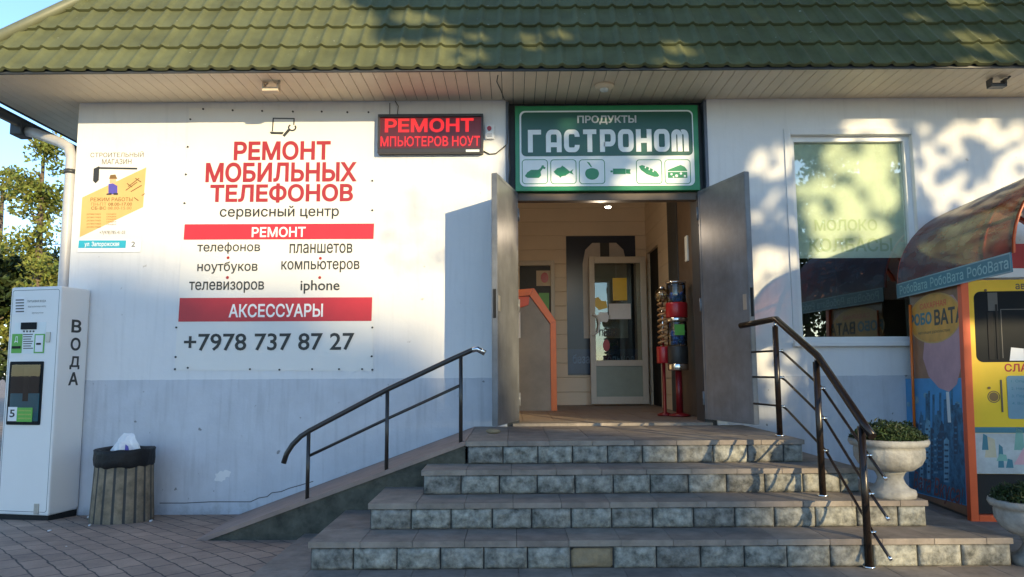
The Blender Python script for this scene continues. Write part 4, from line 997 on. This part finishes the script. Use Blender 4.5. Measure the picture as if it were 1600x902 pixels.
# ------------------------------------------------------------------ lamps under the eaves
def floodlight(x, y, label, first=[None]):
    if first[0]: return copy_tree(first[0], (x, y, ZS), label)
    t = thing('floodlight', (x, y, ZS), label, 'lamp', 'floodlights under the eaves')
    f = MB(); f.box(x - .07, x + .07, y + .0, y + .07, ZS - .085, ZS - .06, .003); f.box(x - .07, x - .058, y, y + .07, ZS - .06, ZS - .01); f.box(x + .058, x + .07, y, y + .07, ZS - .06, ZS - .01); f.build('housing', M['gutter'], t)
    f = MB(); f.box(x - .055, x + .055, y + .008, y + .062, ZS - .058, ZS - .05); f.build('lens', M['screen'], t)
    f = MB(); f.tube([(x - .066, y + .035, ZS - .03), (x - .03, y + .035, ZS - .002)], .007, 6); f.tube([(x + .066, y + .035, ZS - .03), (x + .09, y - .02, ZS - .002)], .009, 6); f.build('bracket', M['gutter'], t)
    first[0] = t; return t
floodlight(4.30, -.5, 'dark floodlight under the shaded eaves at the right'); pale = floodlight(-2.12, -.5, 'pale floodlight under the sunny eaves above the white banner')
mpale = mat('pale_lamp_metal', (.55, .47, .36), .5)
for k in kids(pale):
    if k.name.startswith(('housing', 'bracket', 'lens')):
        k.data = k.data.copy(); k.data.materials.clear(); k.data.materials.append(mpale)
t = thing('dome_lamp', (.84, -.36, ZS), 'round white lamp base on the soffit above the grocery sign', 'lamp')
f = MB(); f.lathe((.84, -.36, ZS - .035), [(.0, 0), (.05, .003), (.085, .015), (.09, .035)], 24); f.build('dome', M['soffit'], t)
f = MB(); f.lathe((.84, -.36, ZS - .055), [(.0, 0), (.035, .002), (.04, .02)], 20); f.build('lens', M['sign_white'], t)
f = MB(); f.tube([atZ(px, py, ZS - .006) for px, py in ((778, 118), (776, 128), (782, 140), (788, 156))], .004, 6); f.solo('soffit_cable', M['grey_print'], (-.1, -.4, ZS - .01), 'thin grey cable stapled along the soffit boards above the siren', 'cable')

# ------------------------------------------------------------------ urns and shrubs
def make_urn(c, label):
    t = thing('stone_urn', c, label, 'planter', 'pale stone urns beside the steps'); Wd = lambda pr: [(r * .87, z) for r, z in pr]
    f = MB(); f.lathe(c, Wd([(.165, 0), (.17, .02), (.165, .045), (.13, .055), (.10, .085), (.085, .12), (.10, .15), (.115, .165)]), 40); f.build('foot', M['terra'], t)
    flu = lambda r, z, a: (r * (1 + .03 * abs(math.sin(a * 7)) * max(0, 1 - abs(z - .25) / .09)), z)
    f = MB(); f.lathe(c, Wd([(.08, .160), (.16, .172), (.21, .205), (.235, .25), (.24, .30), (.235, .318), (.262, .325), (.275, .345), (.27, .365), (.24, .368), (.23, .34), (.0, .33)]), 84, flu); f.build('bowl', M['terra'], t)
    f = MB(); f.lathe((c[0], c[1], c[2] + .345), [(.198, 0), (.09, .012), (0, .016)], 24); f.build('soil', M['soil'], t)
    return t
def make_shrub(c, label):
    f = MB(); rr = random.Random(int(c[0] * 100))
    for k in range(2600):
        a = rr.uniform(0, 6.283); q = .225 * math.sqrt(rr.random()); h = .125 * (1 - (q / .26) ** 2) + .05 * noise.noise(Vector((q * math.cos(a) * 12, q * math.sin(a) * 12, c[0])))
        z = rr.uniform(0, 1) ** .6 * max(.02, h)
        f.leaf(Vector((c[0] + q * math.cos(a), c[1] + q * math.sin(a), c[2] + z)), rr.uniform(.022, .04), None, .35)
    for k in range(24):
        a = rr.uniform(0, 6.283); q = .2 * math.sqrt(rr.random()); b = Vector((c[0] + q * math.cos(a), c[1] + q * math.sin(a), c[2] - .02)); f.tube([b, b + Vector((.02 * math.cos(a), .02 * math.sin(a), .1))], .003, 5)
    f.solo('urn_shrub', M['leaf_dark'], c, label, 'plant', 'low green shrubs in the urns')
U1 = (2.42, -1.93, .494); U2 = (3.04, -2.36, .178)
u1 = make_urn(U1, 'stone urn on the third step in front of the blue wall'); copy_tree(u1, U2, 'stone urn on the lowest step in front of the yellow machine')
make_shrub((U1[0], U1[1], U1[2] + .35), 'low green shrub in the urn on the third step by the railing'); make_shrub((U2[0], U2[1], U2[2] + .35), 'low dark shrub in the urn before the yellow machine')

# ------------------------------------------------------------------ cotton candy kiosk
th = R(6.0); KU = Vector((math.cos(th), -math.sin(th), 0)); KB = Vector((math.sin(th), math.cos(th), 0))   # along the front / towards the wall
KO = Vector((3.425, -1.10, .17))
KF = Fr(KO, KU, (.028, 0, 1)); KS = Fr(KO + KB * 1.0, -KB, (.028, 0, 1))                # front face; left side face read from the wall towards the viewer
t = thing('cotton_candy_kiosk', KO, 'yellow and orange cotton candy kiosk with a curved red canopy beside the steps', 'kiosk')
W_, D_, H_ = 1.05, .95, 1.80
f = MB(); f.fbox(KF, .012, W_, -.09, H_, -D_, -.06); f.build('cabinet', M['brown'], t)
# printed left side: lower blue scene, pink floss, oval emblem
SU = lambda a: 1.0 - a
f = MB(); f.fbox(KS, .06, .995, .03, H_ - .01, -.0115, 0); sp_ = f.build('side_panel', mat('brown_side_print', (.40, .19, .09), .35, .35, 3), t)
def kpoly(pts, n, m_, name, parent, fr=KS): f = MB(); f.fpoly(fr, [fr.hit(*p) for p in pts], n); return f.build(name, m_, parent)
M['city'] = mat('blue_city_print', (.06, .24, .40), .35, col2=(.008, .035, .075), scale=14, detail=9)
M['sky_print'] = mat('sky_print', (.07, .34, .66), .35, .25, 3)
M['floss'] = mat('pink_floss_print', (.58, .33, .36), .4, .15, 5)
kpoly(((1413, 592), (1508, 590), (1511, 790), (1413, 765)), .002, M['sky_print'], 'blue_scene', sp_)
f = MB(); rr = random.Random(5); n_ = .003                  # skyline of small towers
tops = []
for i in range(26):
    px = 1415 + i * 3.55; py = 700 - 90 * abs(noise.noise(Vector((i * .37, 1, 2)))) - 45 * (i / 26) - rr.uniform(0, 26)
    tops += [(px, py), (px + 3.5, py)]
f.fpoly(KS, [KS.hit(*p) for p in [(1509.5, 788), (1415, 764)][::-1] + [q for q in tops][::-1]][::-1], .0028); f.build('skyline', M['city'], sp_)
f = MB(); rr = random.Random(8)
for i in range(15):
    px = rr.uniform(1418, 1500); py = rr.uniform(655, 690); w_ = rr.uniform(4, 9); h_ = rr.uniform(40, 90); f.mi = i % 3
    f.fpoly(KS, [KS.hit(*q) for q in ((px, py + h_), (px + w_, py + h_), (px + w_, py), (px + w_ / 2, py - rr.uniform(2, 16)), (px, py))], .0029 + .00005 * i)
    f.mi = (i + 1) % 3
    for k in range(int(h_ / 9)): f.fpoly(KS, [KS.hit(*q) for q in ((px + 1, py + 8 + 9 * k), (px + w_ - 1, py + 8 + 9 * k), (px + w_ - 1, py + 5 + 9 * k), (px + 1, py + 5 + 9 * k))], .0029 + .00005 * i + .00003)
for cx, cy, r_ in ((1432, 625, 11), (1447, 618, 8), (1420, 632, 7), (1497, 632, 8)):
    f.mi = 1; u, v = KS.hit(cx, cy); f.fpoly(KS, ell(u, v, r_ / 190, r_ / 330), .0026 + r_ * .00002)
f.build('tower_print', [M['city'], mat('dusty_blue_print', (.20, .42, .55), .35, .4, 12), mat('slate_print', (.03, .06, .11), .35, .4, 12)], sp_)
kpoly(((1443, 560), (1450, 480), (1465, 462), (1490, 460), (1504, 480), (1506, 560), (1496, 600), (1484, 612), (1468, 606), (1452, 588)), .0034, M['floss'], 'floss_print', sp_)
kpoly(((1479, 612), (1484, 612), (1487, 660), (1482, 660)), .0036, M['sign_white'], 'stick_print', sp_)
c_ = [KS.hit(1420 + 0, 499), KS.hit(1503, 493)]; cu, cv = KS.hit(1459, 497); ra = abs(KS.hit(1500, 497)[0] - KS.hit(1418, 497)[0]) / 2; rb_ = (KS.hit(1459, 457)[1] - KS.hit(1459, 536)[1]) / 2
f = MB(); f.fpoly(KS, ell(cu, cv, ra, rb_, 40), .0042); ov = f.build('oval_emblem', mat('emblem_orange', (.75, .36, .05), .4, .2, 6), sp_)
f = MB(); f.strip(KS, ell(cu, cv, ra * .97, rb_ * .97, 40), .012, .0046, True); f.build('emblem_ring', M['yellow_print'], sp_)
f = MB(); f.text(KS, 'САХАРНАЯ', (cu - ra * .5, cv + rb_ * .42, cu + ra * .5, cv + rb_ * .66), .005, .02); f.build('emblem_lettering', M['orange_red'], sp_)
f = MB(); f.text(KS, 'РОБО', (cu - ra * .95, cv - rb_ * .22, cu - ra * .05, cv + rb_ * .28), .005, .045); f.build('emblem_lettering', M['teal'], sp_)
f = MB(); f.text(KS, 'ВАТА', (cu + ra * .05, cv - rb_ * .30, cu + ra * 1.08, cv + rb_ * .32), .005, .03); f.build('emblem_lettering', M['grey_print'], sp_)
f = MB(); f.text(KS, 'настоящее удовольствие', (cu - ra * .6, cv - rb_ * .62, cu + ra * .6, cv - rb_ * .5), .005); f.build('emblem_lettering', M['brown'], sp_)
f = MB(); b0 = KS.hit(1428, 735); b1 = KS.hit(1508, 795); f.text(KS, 'Вата Вкуса!', (KS.hit(1428, 760)[0], KS.hit(1470, 785)[1], KS.hit(1506, 760)[0], KS.hit(1470, 748)[1]), .0045, .01, shear=.35); f.build('script_lettering', mat('dull_red_print', (.25, .07, .05), .4), sp_)
f = MB(); f.tube([KS.p(.1, .4, .02), KS.p(.1, 1.7, .02)], .012, 8); f.build('edge_trim', M['orange'], t)
# orange frame and yellow front
f = MB()
f.fbox(KF, -.03, .025, -.0, H_ + .02, -.012, .05, .004); f.fbox(KF, W_ - .03, W_ + .03, 0, H_ + .02, -.012, .05, .004); f.fbox(KF, .0255, W_ - .0305, 0, .055, -.012, .05, .004)
f.build('orange_frame', M['orange_red'], t)
f = MB(); f.fbox(KF, .026, W_ - .031, .35, H_ + .01, -.055, .02, .003); fy = f.build('yellow_front', M['yellow'], t)
win = [KF.hit(1535, 567), KF.hit(1535, 457)]; w0 = .072; wz0, wz1 = KF.hit(1540, 567)[1], KF.hit(1540, 457)[1]
f = MB(); f.fpoly(KF, rrect(w0, wz0, .90, wz1, .05), .0203, .0215); kw = f.build('viewing_window', M['screen'], fy)
f = MB(); f.fbox(KF, w0 + .09, w0 + .13, wz0 + .02, wz1 - .16, .022, .026); f.fbox(KF, w0 + .15, w0 + .165, wz0 + .02, wz1 - .1, .022, .026); f.build('inner_bars', M['dark'], fy)
f = MB(); f.fbox(KF, w0 + .10, w0 + .17, wz1 - .15, wz1 - .01, .0222, .0232); f.build('inner_panel', M['grey_print'], fy)
f = MB(); f.strip(KF, [(w0 + .19, wz0 + .03), (w0 + .19, wz1 - .14), (w0 + .75, wz1 - .14), (w0 + .75, wz0 + .03)], .006, .0225); f.build('inner_frame', M['grey_print'], fy)
f = MB(); f.fpoly(KF, [(w0 + .235, wz0 + .01), (w0 + .34, wz0 + .01), (w0 + .34, wz0 + .10), (w0 + .25, wz0 + .11)], .0235); f.build('paper_card', M['paper'], fy)
f = MB(); u_, v_ = KF.hit(1561, 585); v2 = KF.hit(1561, 570)[1]; f.text(KF, 'СЛАДКАЯ ВАТА', (u_, v_, u_ + .62, v2), .0206, .03); f.build('lettering', M['plastic_red'], fy)
f = MB(); u_, v_ = KF.hit(1574, 455); v2 = KF.hit(1574, 446)[1]; f.text(KF, 'автомат', (u_, v_, u_ + .26, v2), .0206, .02); f.build('lettering', M['brown'], fy)
s0, sb_, st_ = KF.hit(1566, 620)[0], KF.hit(1570, 656)[1], KF.hit(1570, 589)[1]
f = MB(); f.fpoly(KF, rrect(s0, sb_, s0 + .55, st_, .02), .0205, .024); scp = f.build('instruction_panel', mat('grey_blue_panel', (.12, .26, .34), .3, .1), fy)
f = MB()
for k, s_ in enumerate(('1. Опустите монету', '2. Нажмите кнопку', '3. Подождите', '4. Возьмите вату')): f.text(KF, s_, (s0 + .03, st_ - .055 - .055 * k, s0 + .03 + .018 * len(s_), st_ - .03 - .055 * k), .0245)
f.build('instruction_text', M['teal'], fy)
u_, v_ = KF.hit(1545, 621); f = MB(); f.strip(KF, ell(u_, v_, .042, n=20), .008, .0205, True); f.fpoly(KF, ell(u_, v_, .034, n=20), .0207); f.build('coin_mark', M['ochre_print'], fy)
f = MB(); u_ = KF.hit(1557, 620)[0]; f.fbox(KF, u_ - .005, u_ + .006, sb_ + .05, st_ - .03, .0205, .026); f.build('coin_slot', M['brown'], fy)
f = MB()
for px, py in ((1527, 455), (1537, 607)): u_, v_ = KF.hit(px, py); f.fpoly(KF, ell(u_, v_, .010, n=10), .0205, .027)
f.build('screws', M['ochre_print'], fy)
f = MB(); z1_ = KF.hit(1540, 668)[1]; z0_ = KF.hit(1540, 677)[1]; f.fbox(KF, .03, W_ - .035, z0_, z1_, .0205, .0225); f.build('dark_strip', M['teal'], fy)
f = MB(); f.fbox(KF, .03, W_ - .035, .352, z0_ - .003, .0205, .0222); lowp = f.build('lower_picture', mat('pale_picture', (.42, .46, .46), .35, .35, 5), fy)
f = MB(); rr = random.Random(4)
for i in range(14):
    u_, v_ = rr.uniform(.04, .9), rr.uniform(.37, .62); a_w, a_h = rr.uniform(.03, .09), rr.uniform(.04, .16); f.mi = i % 3
    f.fpoly(KF, [(u_, v_), (u_ + a_w, v_), (u_ + a_w * .9, v_ + a_h), (u_ + a_w * .3, v_ + a_h * 1.15)], .0223 + .00004 * i)
f.build('street_picture', [M['teal'], mat('cream_print', (.50, .44, .30), .4, .2), mat('mint_print', (.16, .36, .30), .4, .2)], fy)
f = MB(); f.fpoly(KF, [(.30, .42), (.9, .42), (.9, z0_ - .06), (.75, z0_ - .02), (.55, z0_ - .08), (.42, .62)], .0228); f.build('pink_picture', M['floss'], fy)
f = MB(); f.fbox(KF, .03, W_ - .035, .056, .349, -.05, .0); f.build('kick_plate', M['dark'], t)
f = MB(); f.fbox(KF, .12, W_, H_ + .025, H_ + .29, -.03, .02, .003); hb = f.build('header_board', M['sign_white'], t)
f = MB(); f.fpoly(KF, [(.2, H_ + .10), (1.0, H_ + .08), (1.0, H_ + .285), (.30, H_ + .285), (.24, H_ + .2)], .0215); f.build('red_picture', M['plastic_red'], hb)
# canopy: half barrel with its axis towards the viewer
RC, ZC = .70, 1.90
def KP(a, u, z): return KO + KB * a + KU * u + Vector((0, 0, z))      # a: towards the wall from the front plane
Y0, Y1 = 1.07, -.80
f = MB(); nseg, nl = 24, 14; grd = []
for j in range(nl + 1):
    a = Y0 + (Y1 - Y0) * j / nl; grd.append([f.bm.verts.new(KP(a, RC - RC * math.cos(math.pi * i / nseg), ZC + RC * math.sin(math.pi * i / nseg))) for i in range(nseg + 1)])
for p, q in zip(grd, grd[1:]):
    for i in range(nseg): f.bm.faces.new((p[i], q[i], q[i + 1], p[i + 1])).smooth = True
cn = f.build('canopy', M['canopy'], t)
for a in (Y0 - .01, .55, .0, -.40, Y1 + .01):
    f = MB()
    for i in range(nseg):
        q = [KP(a + da, RC - (RC + dr) * math.cos(math.pi * (i + k) / nseg), ZC + (RC + dr) * math.sin(math.pi * (i + k) / nseg)) for dr in (-.012, -.004) for k in (0, 1) for da in (-.03, .03)]
        for idx in ((0, 1, 3, 2), (4, 6, 7, 5), (0, 4, 5, 1), (2, 3, 7, 6), (0, 2, 6, 4), (1, 5, 7, 3)): f.face([q[x] for x in idx])
    f.build('canopy_rib', M['orange_red'], cn)
f = MB()
for i in range(3, 22, 6): f.tube([KP(Y0, RC - (RC - .02) * math.cos(math.pi * i / nseg), ZC + (RC - .02) * math.sin(math.pi * i / nseg)), KP(Y1, RC - (RC - .02) * math.cos(math.pi * i / nseg), ZC + (RC - .02) * math.sin(math.pi * i / nseg))], .012, 8)
f.build('canopy_purlin', M['brown'], cn)
CF = Fr(KO + KB * Y0 - KU * .012, -KB)
f = MB(); f.fbox(CF, 0, Y0 - Y1, 1.772, 1.905, -.01, 0, .002); fa = f.build('canopy_fascia', M['teal'], t)
f = MB(); f.strip(CF, [(.004, 1.777), (Y0 - Y1 - .004, 1.777), (Y0 - Y1 - .004, 1.90), (.004, 1.90)], .010, .001, True); f.build('fascia_edge', mat('pale_teal_edge', (.25, .38, .42), .4), fa)
f = MB()
for k in range(3): f.text(CF, 'РобоВата', (.07 + k * .61, 1.80, .62 + k * .61, 1.88), .0012, .012)
f.build('fascia_lettering', mat('pale_teal_print', (.30, .50, .52), .4), fa)
f = MB(); f.fbox(Fr(KO + KB * Y0 + KU * (2 * RC + .002), -KB), 0, Y0 - Y1, 1.772, 1.905, -.01, 0, .002); f.build('canopy_fascia', M['teal'], t)

# ------------------------------------------------------------------ trees
def trunk_mesh(base, h, r, lean=(0, 0), limbs=7, spread=1.5, seed=0, start=.35):
    rr = random.Random(seed); f = MB(); base = Vector(base)
    pts = [base + Vector((lean[0] * k / 6 + .04 * h * .1 * rr.uniform(-1, 1), lean[1] * k / 6, h * k / 6)) for k in range(7)]
    f.tube(pts, [r * (1.25 if k == 0 else 1 - k * .13) for k in range(7)], 12)
    for k in range(limbs):
        i = rr.uniform(start, .92) * 6; p = pts[int(i)].lerp(pts[min(6, int(i) + 1)], i % 1); a = rr.uniform(0, 6.283); L = spread * rr.uniform(.6, 1.1)
        q = [p, p + Vector((math.cos(a) * L * .45, math.sin(a) * L * .45, L * .4)), p + Vector((math.cos(a) * L, math.sin(a) * L, L * .75))]
        f.tube(q, [r * .38, r * .22, r * .07], 7)
    return f
def crown_leaves(f, clumps, n, size, rr):
    tot = sum(c[3] ** 2 for c in clumps)
    for c in clumps:
        for k in range(int(n * c[3] ** 2 / tot)):
            d = Vector((rr.gauss(0, 1), rr.gauss(0, 1), rr.gauss(0, 1))); d = d.normalized() * c[3] * rr.random() ** .45
            f.leaf(Vector(c[:3]) + Vector((d.x, d.y, d.z * .85)), size * rr.uniform(.7, 1.3))
def sky_tree(px, ptop, pbot, Y, wpx, name, label, seed, m_, n=4600, size=.11):
    rr = random.Random(seed); a = atY(px, ptop, Y); b = atY(px, pbot, Y); wm = wpx * (Y - CAM.y) / FPX
    base = Vector((a.x, Y, .05)); t = thing(name, base, label, 'tree', 'trees behind the left corner of the shop')
    trunk_mesh(base, a.z - .5, .14, limbs=10, spread=wm * .6, seed=seed, start=.25).build('trunk', M['bark'], t)
    f = MB(); cl = []
    for k in range(34):
        u = rr.random(); z = b.z + (a.z - b.z) * u; wd = wm * (.35 + .65 * math.sin(math.pi * min(1, .25 + u * .72)))
        cl.append((a.x + rr.uniform(-1, 1) * wd, Y + rr.uniform(-1, 1) * wd, z - rr.uniform(0, .3), rr.uniform(.15, .48)))
    crown_leaves(f, cl, n, size, rr); f.build('crown', M[m_], t)
sky_tree(72, 212, 470, 9.0, 32, 'tall_tree', 'tall sparse sunlit tree nearest the drainpipe behind the water machine', 3, 'leaf_gold')
sky_tree(8, 250, 520, 10.5, 26, 'tall_tree', 'sunlit tree at the left edge behind the water machine', 11, 'leaf_gold', 3800)
rr = random.Random(21); q = atY(75, 430, 11); base = Vector((q.x, 11, .05)); t = thing('dense_tree', base, 'low dark dense tree directly behind the top of the water machine', 'tree', 'trees behind the left corner of the shop')
trunk_mesh(base, 2.4, .16, limbs=8, spread=1.0, seed=5).build('trunk', M['bark'], t)
f = MB(); crown_leaves(f, [(base.x + rr.uniform(-1.3, 1.1), 11 + rr.uniform(-.8, .8), 2.4 + rr.uniform(-.9, 1.25), rr.uniform(.5, .8)) for k in range(16)], 6500, .2, rr); f.build('crown', M['leaf_dark'], t)
# wires far left
f = MB()
for dz in (0, .35, .75): f.tube([(-40, 16, 4.6 + dz), (-20, 15.5, 4.35 + dz), (-6, 15, 4.5 + dz)], .012, 5)
f.tube([(-12.5, 15.2, .05), (-12.5, 15.2, .06)], .01, 4)
f.solo('overhead_wires', M['gutter'], (-14, 15, 4.5), 'thin overhead wires crossing the sky behind the left trees', 'wires')

# the tree and the far trees towards the sun, whose shade falls on the shop front
TA, TE = math.tan(R(SUN_AZ)), math.tan(R(SUN_EL)) / math.cos(R(SUN_AZ))
def shade_pt(p):                                             # follow the sunlight from p to the wall plane
    return p.x + p.y * TA, p.z + p.y * TE
def roof_pt(px, py):
    d = ray(px, py); n = nn; t = (Vector((0, EY, EZ)) - CAM).dot(n) / d.dot(n); return CAM + d * t
LIT = []
for px, py, r in ((640, 30, 26), (665, 32, 14), (700, 48, 10), (742, 60, 12), (690, 72, 20), (742, 88, 12), (660, 95, 24), (825, 60, 9), (875, 57, 12), (830, 72, 9), (1058, 78, 17), (1040, 103, 9), (1130, 28, 13), (1160, 30, 12), (1210, 46, 7), (1490, 5, 13), (1525, 8, 13), (1500, 62, 13), (1520, 58, 12), (1545, 65, 11), (1558, 85, 13), (1510, 100, 13), (1535, 106, 12), (1430, 30, 7)):
    p = roof_pt(px, py); x, z = shade_pt(p); LIT.append((x, z, r / 180))
for px, py, r in ((1175, 262, 11), (1195, 250, 13), (1215, 240, 14), (1230, 256, 14), (1214, 272, 10), (1240, 235, 12), (1238, 300, 10), (1212, 305, 9), (1210, 332, 8), (1182, 340, 10), (1190, 405, 20), (1180, 432, 22), (1212, 420, 18), (1178, 395, 15), (1240, 350, 12), (1240, 400, 14), (1195, 470, 26), (1225, 465, 20), (1175, 495, 22), (1215, 500, 18), (1190, 560, 20), (1220, 600, 22), (1190, 640, 18), (1232, 560, 14),
                  (1440, 205, 11), (1450, 230, 13), (1460, 246, 11), (1475, 214, 13), (1492, 225, 16), (1512, 203, 17), (1540, 206, 22), (1562, 220, 22), (1590, 206, 24), (1582, 242, 18), (1500, 241, 11), (1481, 251, 7), (1442, 281, 10), (1500, 279, 14), (1480, 300, 20), (1470, 330, 13), (1502, 306, 12), (1520, 306, 12), (1547, 300, 18), (1570, 282, 34), (1592, 300, 30), (1572, 318, 22), (1610, 240, 30), (1640, 280, 40),
                  (1330, 240, 24), (1390, 222, 20), (1400, 300, 24), (1350, 330, 26), (1290, 320, 14), (1385, 360, 24), (1270, 290, 12), (1310, 392, 18), (1352, 395, 18), (1300, 350, 14), (1330, 199, 12), (1355, 199, 12), (1380, 199, 12), (1340, 300, 20), (1380, 260, 30), (1300, 280, 18), (1320, 350, 20),
                  (700, 250, 22), (735, 235, 18), (755, 265, 16), (770, 240, 16), (720, 285, 22), (765, 290, 14), (690, 300, 16), (640, 260, 30), (600, 300, 26), (745, 310, 12),
                  (1000, 288, 22), (1030, 280, 20), (1050, 262, 16), (975, 292, 14), (880, 290, 14), (1060, 240, 10), (1000, 235, 12), (880, 200, 8), (850, 290, 10)):
    p = atY(px, py, 0); LIT.append((p.x, p.z, max(.035, r / 171 * .8 - .035) if px > 1100 and not 1245 < px < 1425 else r / 171))
r9 = random.Random(99)
for cx, cy, sx, sy, n in ((1200, 250, 22, 14, 7), (1195, 415, 20, 18, 9), (1200, 330, 24, 22, 5), (1200, 485, 24, 24, 8), (1480, 225, 40, 18, 12), (1570, 220, 30, 16, 10), (1490, 310, 34, 16, 9), (1570, 300, 26, 22, 14), (1450, 255, 16, 24, 5), (1205, 600, 20, 34, 8), (1620, 270, 30, 40, 16)):
    for k in range(n):
        p = atY(cx + r9.gauss(0, sx), cy + r9.gauss(0, sy), 0); LIT.append((p.x, p.z, r9.uniform(.03, .05)))
def b_roof(z): return -1.30 + .25 * (3.9 - z) * -1 * -1 + .22 * noise.noise(Vector((z * 2.3, 4, 1))) + (.35 if z < 4.1 else 0)
def shaded(x, z, pad):
    for a, b, r in LIT:
        if (x - a) ** 2 + (z - b) ** 2 < (r + pad) ** 2: return False
    return True
rr = random.Random(17); f = MB(); cnt = 0
def put(x, z, size, s0=13.2, s1=16.8):
    s = rr.uniform(s0, s1); f.leaf(Vector((x, 0, z)) + SUN_DIR * s, size, None, .65)
def fill(x0, x1, z0, z1, per, size, cond=None, pad=.05, s0=13.2, s1=16.8):
    n = int((x1 - x0) * (z1 - z0) * per)
    for k in range(n):
        x, z = rr.uniform(x0, x1), rr.uniform(z0, z1)
        if cond and not cond(x, z): continue
        if not shaded(x, z, pad): continue
        put(x, z, size * rr.uniform(.75, 1.2), s0, s1)
fill(-1.8, 7.0, 3.5, 6.4, 1300, .17, lambda x, z: x > b_roof(z))                       # over the roof
fill(-.1, 1.95, 2.45, 3.6, 1000, .15)                                                 # over the sign
fill(-1.2, -.1, 2.25, 3.1, 150, .085)      # thin edge of the crown
fill(1.25, 2.0, .9, 2.6, 1000, .15)
fill(1.85, 6.5, 1.35, 3.6, 2900, .10, pad=.028, s0=12.2, s1=13.6)                                                 # right part of the wall
fill(2.0, 2.7, .7, 1.4, 1800, .10, pad=.028, s0=12.2, s1=13.6)
T0 = Vector((1.95, 0, 0)) + SUN_DIR * 15; T0.z = .17
t = thing('street_tree', T0, 'leafy street tree behind the viewer whose shade dapples the shop front', 'tree')
f.build('crown', M['leaf'], t)
tk = trunk_mesh(T0, 9.0, .13, limbs=12, spread=2.2, seed=4, start=.55); tk.build('trunk', M['bark'], t)

rr = random.Random(77); T1 = Vector((8.4, -10.0, .17))  # unseen tree, added to keep skylight off the right half of the roof
t = thing('added_shade_tree', T1, 'wide unseen tree added to block skylight over the right half of the shop roof', 'tree')
f = MB()
for k in range(27000):
    a, q = rr.uniform(0, 6.283), math.sqrt(rr.random()); u = q * (1 + .12 * math.sin(3 * a) + .1 * math.sin(7 * a + 1))
    x, y = 5.6 + 6.0 * u * math.cos(a), -3.6 + 5.0 * u * math.sin(a)
    z = 8.4 + rr.random() ** 1.4 * 3.2 * (1 - .6 * q * q) + .6 * noise.noise(Vector((x * .6, y * .6, 3)))
    if z + y * TE < 5.7: continue
    f.leaf(Vector((x, y, z)), rr.uniform(.18, .34), Vector((rr.gauss(0, .6), rr.gauss(0, .6), 1)).normalized(), .7)
f.build('crown', M['leaf_dark'], t)
f = MB(); f.tube([T1, T1 + Vector((0, .05, 2.5)), T1 + Vector((-.08, .12, 5)), T1 + Vector((-.4, .6, 7.4)), T1 + Vector((-1.6, 4.5, 9.4))], [.30, .23, .2, .15, .08], 12)
for dx, dy, z_ in ((-6, 6.5, 9.2), (-4.5, 8, 9.6), (1.5, 6, 9.6), (-3.5, 3.2, 9.2), (2, 9, 9.4), (-1.5, 9.5, 9.8)):
    b0 = T1 + Vector((-.3, .45, 7.0)); b1 = T1 + Vector((dx, dy, z_)); f.tube([b0, b0.lerp(b1, .5) + Vector((0, 0, .7)), b1], [.13, .08, .025], 8)
f.build('trunk', M['bark'], t)

def far_tree(x0, x1, top, s, label, seed):
    rr = random.Random(seed); xm = (x0 + x1) / 2; base = Vector((xm, 0, 0)) + SUN_DIR * s; base.z = .17
    t = thing('broad_tree', base, label, 'tree', 'big trees across the street')
    f = MB(); L_ = Vector((math.cos(R(SUN_AZ)), math.sin(R(SUN_AZ)), 0))
    for k in range(9000):
        x = rr.uniform(x0, x1); tp = top(x) + .25 * noise.noise(Vector((x * 1.7, seed, 0))); e = min(x - x0, x1 - x)
        z = tp - (tp + SUN_DIR.z * s - 3.0) * rr.random() ** 1.8
        if z + SUN_DIR.z * s < 2.5: continue
        f.leaf(Vector((x, 0, z)) + SUN_DIR * (s + rr.uniform(-2.2, 2.2)), rr.uniform(.35, .7), None, .7)
    f.build('crown', M['leaf_dark'], t)
    trunk_mesh(base, SUN_DIR.z * s * .8, .35, limbs=10, spread=2.2, seed=seed, start=.4).build('trunk', M['bark'], t)
def topl(x):
    pts = [(-9, 2.6), (-4, 2.15), (-2.3, 1.85), (-1.2, 1.58), (-.4, .95), (.1, .6), (.5, .35)]
    for (a, b), (c, d) in zip(pts, pts[1:]):
        if x <= c: return b + (d - b) * (x - a) / (c - a)
    return pts[-1][1]
far_tree(-8.5, -3.4, topl, 74, 'big tree across the street, leftmost of the row seen from the shop', 31)
far_tree(-3.8, .12, topl, 72, 'big tree across the street, second of the row with a sloping crown', 32)
far_tree(1.42, 6.5, lambda x: .9 + .15 * math.sin(x * 2), 73, 'big tree across the street at the right of the gap', 33)
far_tree(-17.5, -8.2, lambda x: .9 + .5 * math.sin(x * .9), 76, 'big low tree added across the street to darken the window reflection, beyond the leftmost of the row', 34)  # unseen, added to cover the bright horizon in the window's reflection
far_tree(-27, -17, lambda x: .2 + .5 * math.sin(x * .7), 78, 'big low tree added across the street to darken the window reflection, at the far end of the row', 35)  # added likewise, hiding more of the reflected horizon sky
